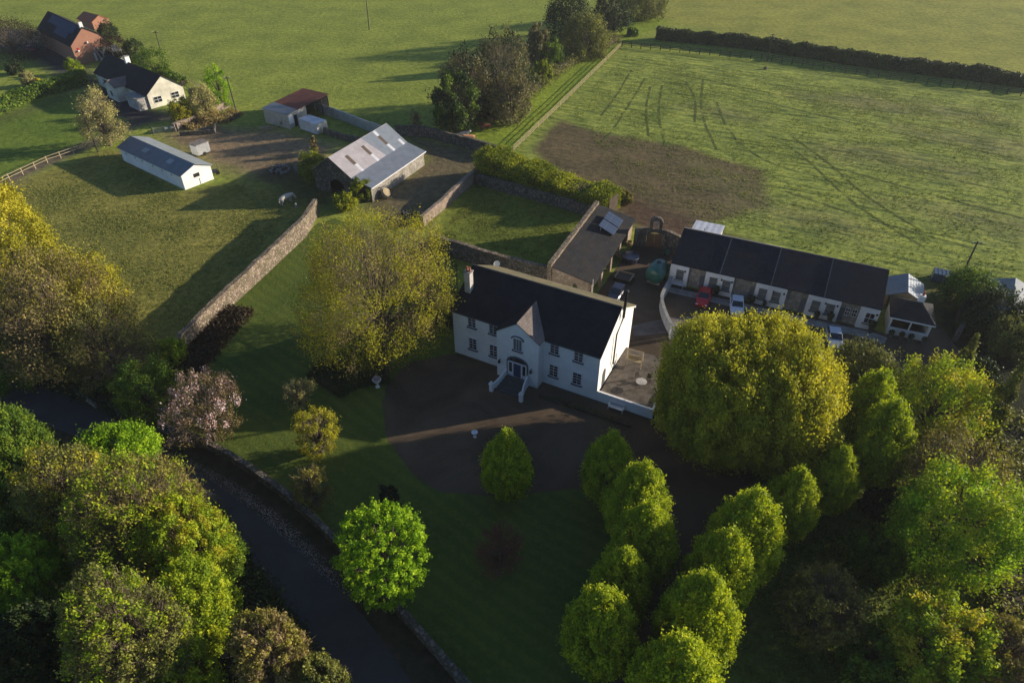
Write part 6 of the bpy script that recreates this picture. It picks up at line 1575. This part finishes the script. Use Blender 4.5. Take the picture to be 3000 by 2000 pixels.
# ------------------------------------------------------------------ ANIMALS (one continuous skinned body each)
def quadruped(name, loc, rz, mat, label, cat, group, s=1.0, graze=True, lying=False):
    o = empty(name, loc, rz, label, cat, group)
    bl = 0.35 if lying else 1.0
    zb = 1.0 * bl if lying else 1.05
    V = [(0, .75, zb), (0, .25, zb - .02), (0, -.35, zb + .02), (0, -.8, zb + .08),    # rump, belly, chest, shoulder
         (0, -1.15, zb + (.0 if graze else .3)), (0, -1.45, .45 if graze and not lying else zb + .45), (0, -1.65, .2 if graze and not lying else zb + .35)]   # neck, head, muzzle
    R = [.30, .36, .36, .30, .19, .15, .09]
    E = [(0, 1), (1, 2), (2, 3), (3, 4), (4, 5), (5, 6)]
    for sx in (-.2, .2):
        k = len(V)   # front leg
        V += [(sx, -.68, zb * .62), (sx, -.68, zb * .33), (sx * 1.05, -.72, .05)]; R += [.12, .07, .065]; E += [(3, k), (k, k + 1), (k + 1, k + 2)]
        k = len(V)   # hind leg: stifle forward, hock back
        V += [(sx * 1.1, .55, zb * .66), (sx * 1.1, .84, zb * .38), (sx * 1.1, .78, .05)]; R += [.16, .075, .065]; E += [(0, k), (k, k + 1), (k + 1, k + 2)]
        k = len(V); V.append((sx * .8, -1.42 if graze else -1.35, V[5][2] + .12)); R.append(.05); E.append((5, k))   # ear
    k = len(V); V += [(0, 1.02, zb - .05), (0, 1.08, zb - .6)]; R += [.05, .035]; E += [(0, k), (k, k + 1)]
    me = bpy.data.meshes.new('body'); me.from_pydata([tuple(c * s for c in v) for v in V], E, []); me.materials.append(M[mat])
    b = bpy.data.objects.new('body', me); COL.objects.link(b); b.parent = o
    m_ = b.modifiers.new('skin', 'SKIN'); me.skin_vertices[0].data[0].use_root = True
    for i, r in enumerate(R): me.skin_vertices[0].data[i].radius = (r * s, r * s)
    sb = b.modifiers.new('sub', 'SUBSURF'); sb.levels = 1; sb.render_levels = 1
    return o
cg_ = 'cattle beside the field hedgerow'
quadruped('cow', G(1398, 333), 1.4, 'cow_red', 'dark red cow at the back of the group under the hedgerow', 'cow', cg_, 1.05)
quadruped('cow', G(1433, 338), 0.2, 'cow_tan', 'pale tan cow standing right of the dark red cow', 'cow', cg_, 1.0, False)
quadruped('cow', G(1395, 352), 1.7, 'cow_red', 'red-brown cow in the middle of the group', 'cow', cg_, 1.05)
quadruped('cow', G(1402, 376), 1.2, 'cow_red', 'red-brown cow nearest to the stone wall in the group', 'cow', cg_, 1.1)
quadruped('cow', G(1420, 382), 2.0, 'cow_red', 'red cow with lowered head beside the nearest brown cow', 'cow', cg_, 1.0)
quadruped('cow', G(1438, 362), 0.3, 'cow_tan', 'orange-brown cow standing upright at the right of the group', 'cow', cg_, 1.0, False)
quadruped('cow', G(1554, 240), 0.2, 'cow_tan', 'single tan cow higher up along the hedgerow', 'cow', cg_, 1.1, False)
quadruped('cow', G(1355, 408), 1.6, 'cow_white', 'white cow behind the shaded stone wall', 'cow', cg_, 1.1, False)
quadruped('cow', G(1378, 414), -1.2, 'cow_tan', 'orange cow beside the white cow behind the stone wall', 'cow', cg_, 1.0, False)
quadruped('horse', G(840, 597), 2.5, 'cow_white', 'white horse grazing in the paddock near the barn', 'horse', None, 1.25)
quadruped('foal', G(868, 608), 0.4, 'cow_white', 'small pale foal beside the grazing white horse', 'foal', None, .55, False)

# ------------------------------------------------------------------ scattered stuff: grass tufts, petals
def scatter(name, poly, n, hmin, hmax, mat, seed, kind='stuff', flat=False, rad=0.03, label=None, cat=None, dens=None):
    rs = np.random.RandomState(seed); P = np.array(poly); lo, hi = P.min(0), P.max(0)
    pts = rs.uniform(lo, hi, (int(n * 2.2), 2)); sd = poly_sd(pts[:, 0], pts[:, 1], poly); pts = pts[sd > 0.3]
    if dens == 'edge':
        sd = poly_sd(pts[:, 0], pts[:, 1], poly); pts = pts[rs.rand(len(pts)) < np.clip(sd / 1.1, 0, 1) ** 1.5]
    elif dens is not None:
        w = fbm(pts[:, 0] * dens, pts[:, 1] * dens, seed) * 2 + .5; pts = pts[rs.rand(len(pts)) < w]
    pts = pts[:n]; k = len(pts)
    Q = np.concatenate([pts, np.zeros((k, 1))], 1)
    if flat:
        Q[:, 2] = .034 + rs.rand(k) * .01; Vv, Ff = leaf_quads(Q, np.tile([0, 0, 6.0], (k, 1)), .055, rs)
    else:
        h = rs.uniform(hmin, hmax, k); A = rs.normal(0, 1, (k, 2)); A /= np.linalg.norm(A, axis=1)[:, None]
        w = h[:, None] * .55; a3 = np.concatenate([A * w, np.zeros((k, 1))], 1); up = np.stack([rs.normal(0, .25, k) * h, rs.normal(0, .25, k) * h, h], -1)
        Vv = np.stack([Q - a3, Q + a3, Q + a3 * 1.2 + up, Q - a3 * 1.2 + up * 1.05], 1).reshape(-1, 3); Ff = np.arange(4 * k).reshape(k, 4)
    o = fast_mesh(name, Vv, Ff, mat, None, np.clip(vnoise(pts[:, 0] * .2, pts[:, 1] * .2, seed) * .6 + rs.rand(k) * .4, 0, 1))
    return tag(o, label, cat, None, kind)
scatter('grass_tufts', PX((40, 560), (320, 440), (540, 575), (700, 540), (880, 590), (640, 880), (500, 1000), (400, 1130), (120, 1060), (120, 760)), 40000, .05, .13, 'grass_blade', 1, label='rough tufted grass of the paddock', cat='grass', dens=.25)
scatter('hay_tufts', PX((1660, 320), (1830, 165), (3000, 305), (3000, 900), (2640, 810), (2050, 650), (1850, 560)), 50000, .06, .16, 'grass_blade', 2, label='rough cut grass of the hay field', cat='grass', dens=.3)
scatter('orchard_grass', PX((1410, 520), (1740, 630), (1590, 790), (1280, 700)), 15000, .05, .12, 'grass_blade', 3, label='short tufts of the walled garden', cat='grass', dens=.4)
_pa = smooth_line(PX((480, 1296), (520, 1312), (700, 1405), (860, 1520), (1000, 1670), (1070, 1755)))
_pb = smooth_line(PX((480, 1310), (515, 1352), (700, 1475), (830, 1590), (950, 1712), (1060, 1790)))[::-1]
scatter('fallen_petals', _pa + _pb, 30000, 0, 0, 'petal', 4, flat=True, label='fallen pink petals along the road edge', cat='petals', dens='edge')
scatter('woodland_grass', PX((2150, 1500), (2640, 1420), (2900, 1500), (2900, 2150), (2050, 2150)), 16000, .06, .18, 'grass_blade', 5, label='rough grass under the sycamores', cat='grass', dens=.3)

# ------------------------------------------------------------------ light
SUN_EL, SUN_AZ = math.radians(14.5), math.radians(14.4)
sd_ = Vector((math.cos(SUN_EL) * math.cos(SUN_AZ), math.cos(SUN_EL) * math.sin(SUN_AZ), math.sin(SUN_EL)))
sun = bpy.data.lights.new('sun', 'SUN'); sun.energy = 5.0; sun.angle = math.radians(0.6); sun.color = (1.0, 0.86, 0.68)
so = bpy.data.objects.new('sun', sun); COL.objects.link(so); so.rotation_euler = (-sd_).to_track_quat('-Z', 'Y').to_euler(); so.location = (80, 20, 60)
wd_ = bpy.data.worlds.new('World'); scn.world = wd_; wd_.use_nodes = True
nt = wd_.node_tree; nt.nodes.clear()
ow = nt.nodes.new('ShaderNodeOutputWorld'); bgn = nt.nodes.new('ShaderNodeBackground'); sky = nt.nodes.new('ShaderNodeTexSky')
sky.sky_type = 'NISHITA'; sky.sun_disc = False; sky.sun_elevation = SUN_EL; sky.sun_rotation = math.radians(90) - SUN_AZ
bgn.inputs[1].default_value = 0.072
tn = nt.nodes.new('ShaderNodeMix'); tn.data_type = 'RGBA'; tn.blend_type = 'MULTIPLY'; tn.inputs[0].default_value = 1.0; tn.inputs[7].default_value = (0.72, 0.92, 1.25, 1)
nt.links.new(sky.outputs[0], tn.inputs[6]); nt.links.new(tn.outputs[2], bgn.inputs[0]); nt.links.new(bgn.outputs[0], ow.inputs[0])

# ------------------------------------------------------------------ thin evening haze
m = bpy.data.materials.new('haze_air'); m.use_nodes = True; nt = m.node_tree; nt.nodes.clear(); M['haze_air'] = m
o_ = nt.nodes.new('ShaderNodeOutputMaterial'); pv = nt.nodes.new('ShaderNodeVolumePrincipled')
pv.inputs['Color'].default_value = (0.86, 0.9, 0.95, 1); pv.inputs['Density'].default_value = 0.00016; pv.inputs['Anisotropy'].default_value = 0.2
nt.links.new(pv.outputs[0], o_.inputs['Volume'])
hz = MB().box(-3100, 3100, -3100, 3100, -1.0, 60.0).build('haze', 'haze_air'); tag(hz, kind='stuff', label='thin evening haze over the fields', cat='haze')

# ------------------------------------------------------------------ camera
cam = bpy.data.cameras.new('camera'); co = bpy.data.objects.new('camera', cam); COL.objects.link(co)
co.location = (0, 0, CAM_H); co.rotation_euler = (math.radians(90) - PITCH, 0, 0)
cam.sensor_fit = 'HORIZONTAL'; cam.sensor_width = 36; cam.lens = 36 * FPX / 3000; cam.clip_start = 0.5; cam.clip_end = 8000
scn.camera = co
scn.render.resolution_x = 1024; scn.render.resolution_y = 682
scn.view_settings.view_transform = 'Standard'; scn.view_settings.look = 'None'; scn.view_settings.exposure = 0.6; scn.view_settings.gamma = 1.0
scn.cycles.max_bounces = 8; scn.cycles.diffuse_bounces = 6; scn.cycles.transmission_bounces = 3; scn.cycles.transparent_max_bounces = 4
try: scn.cycles.use_denoising = True
except Exception: pass
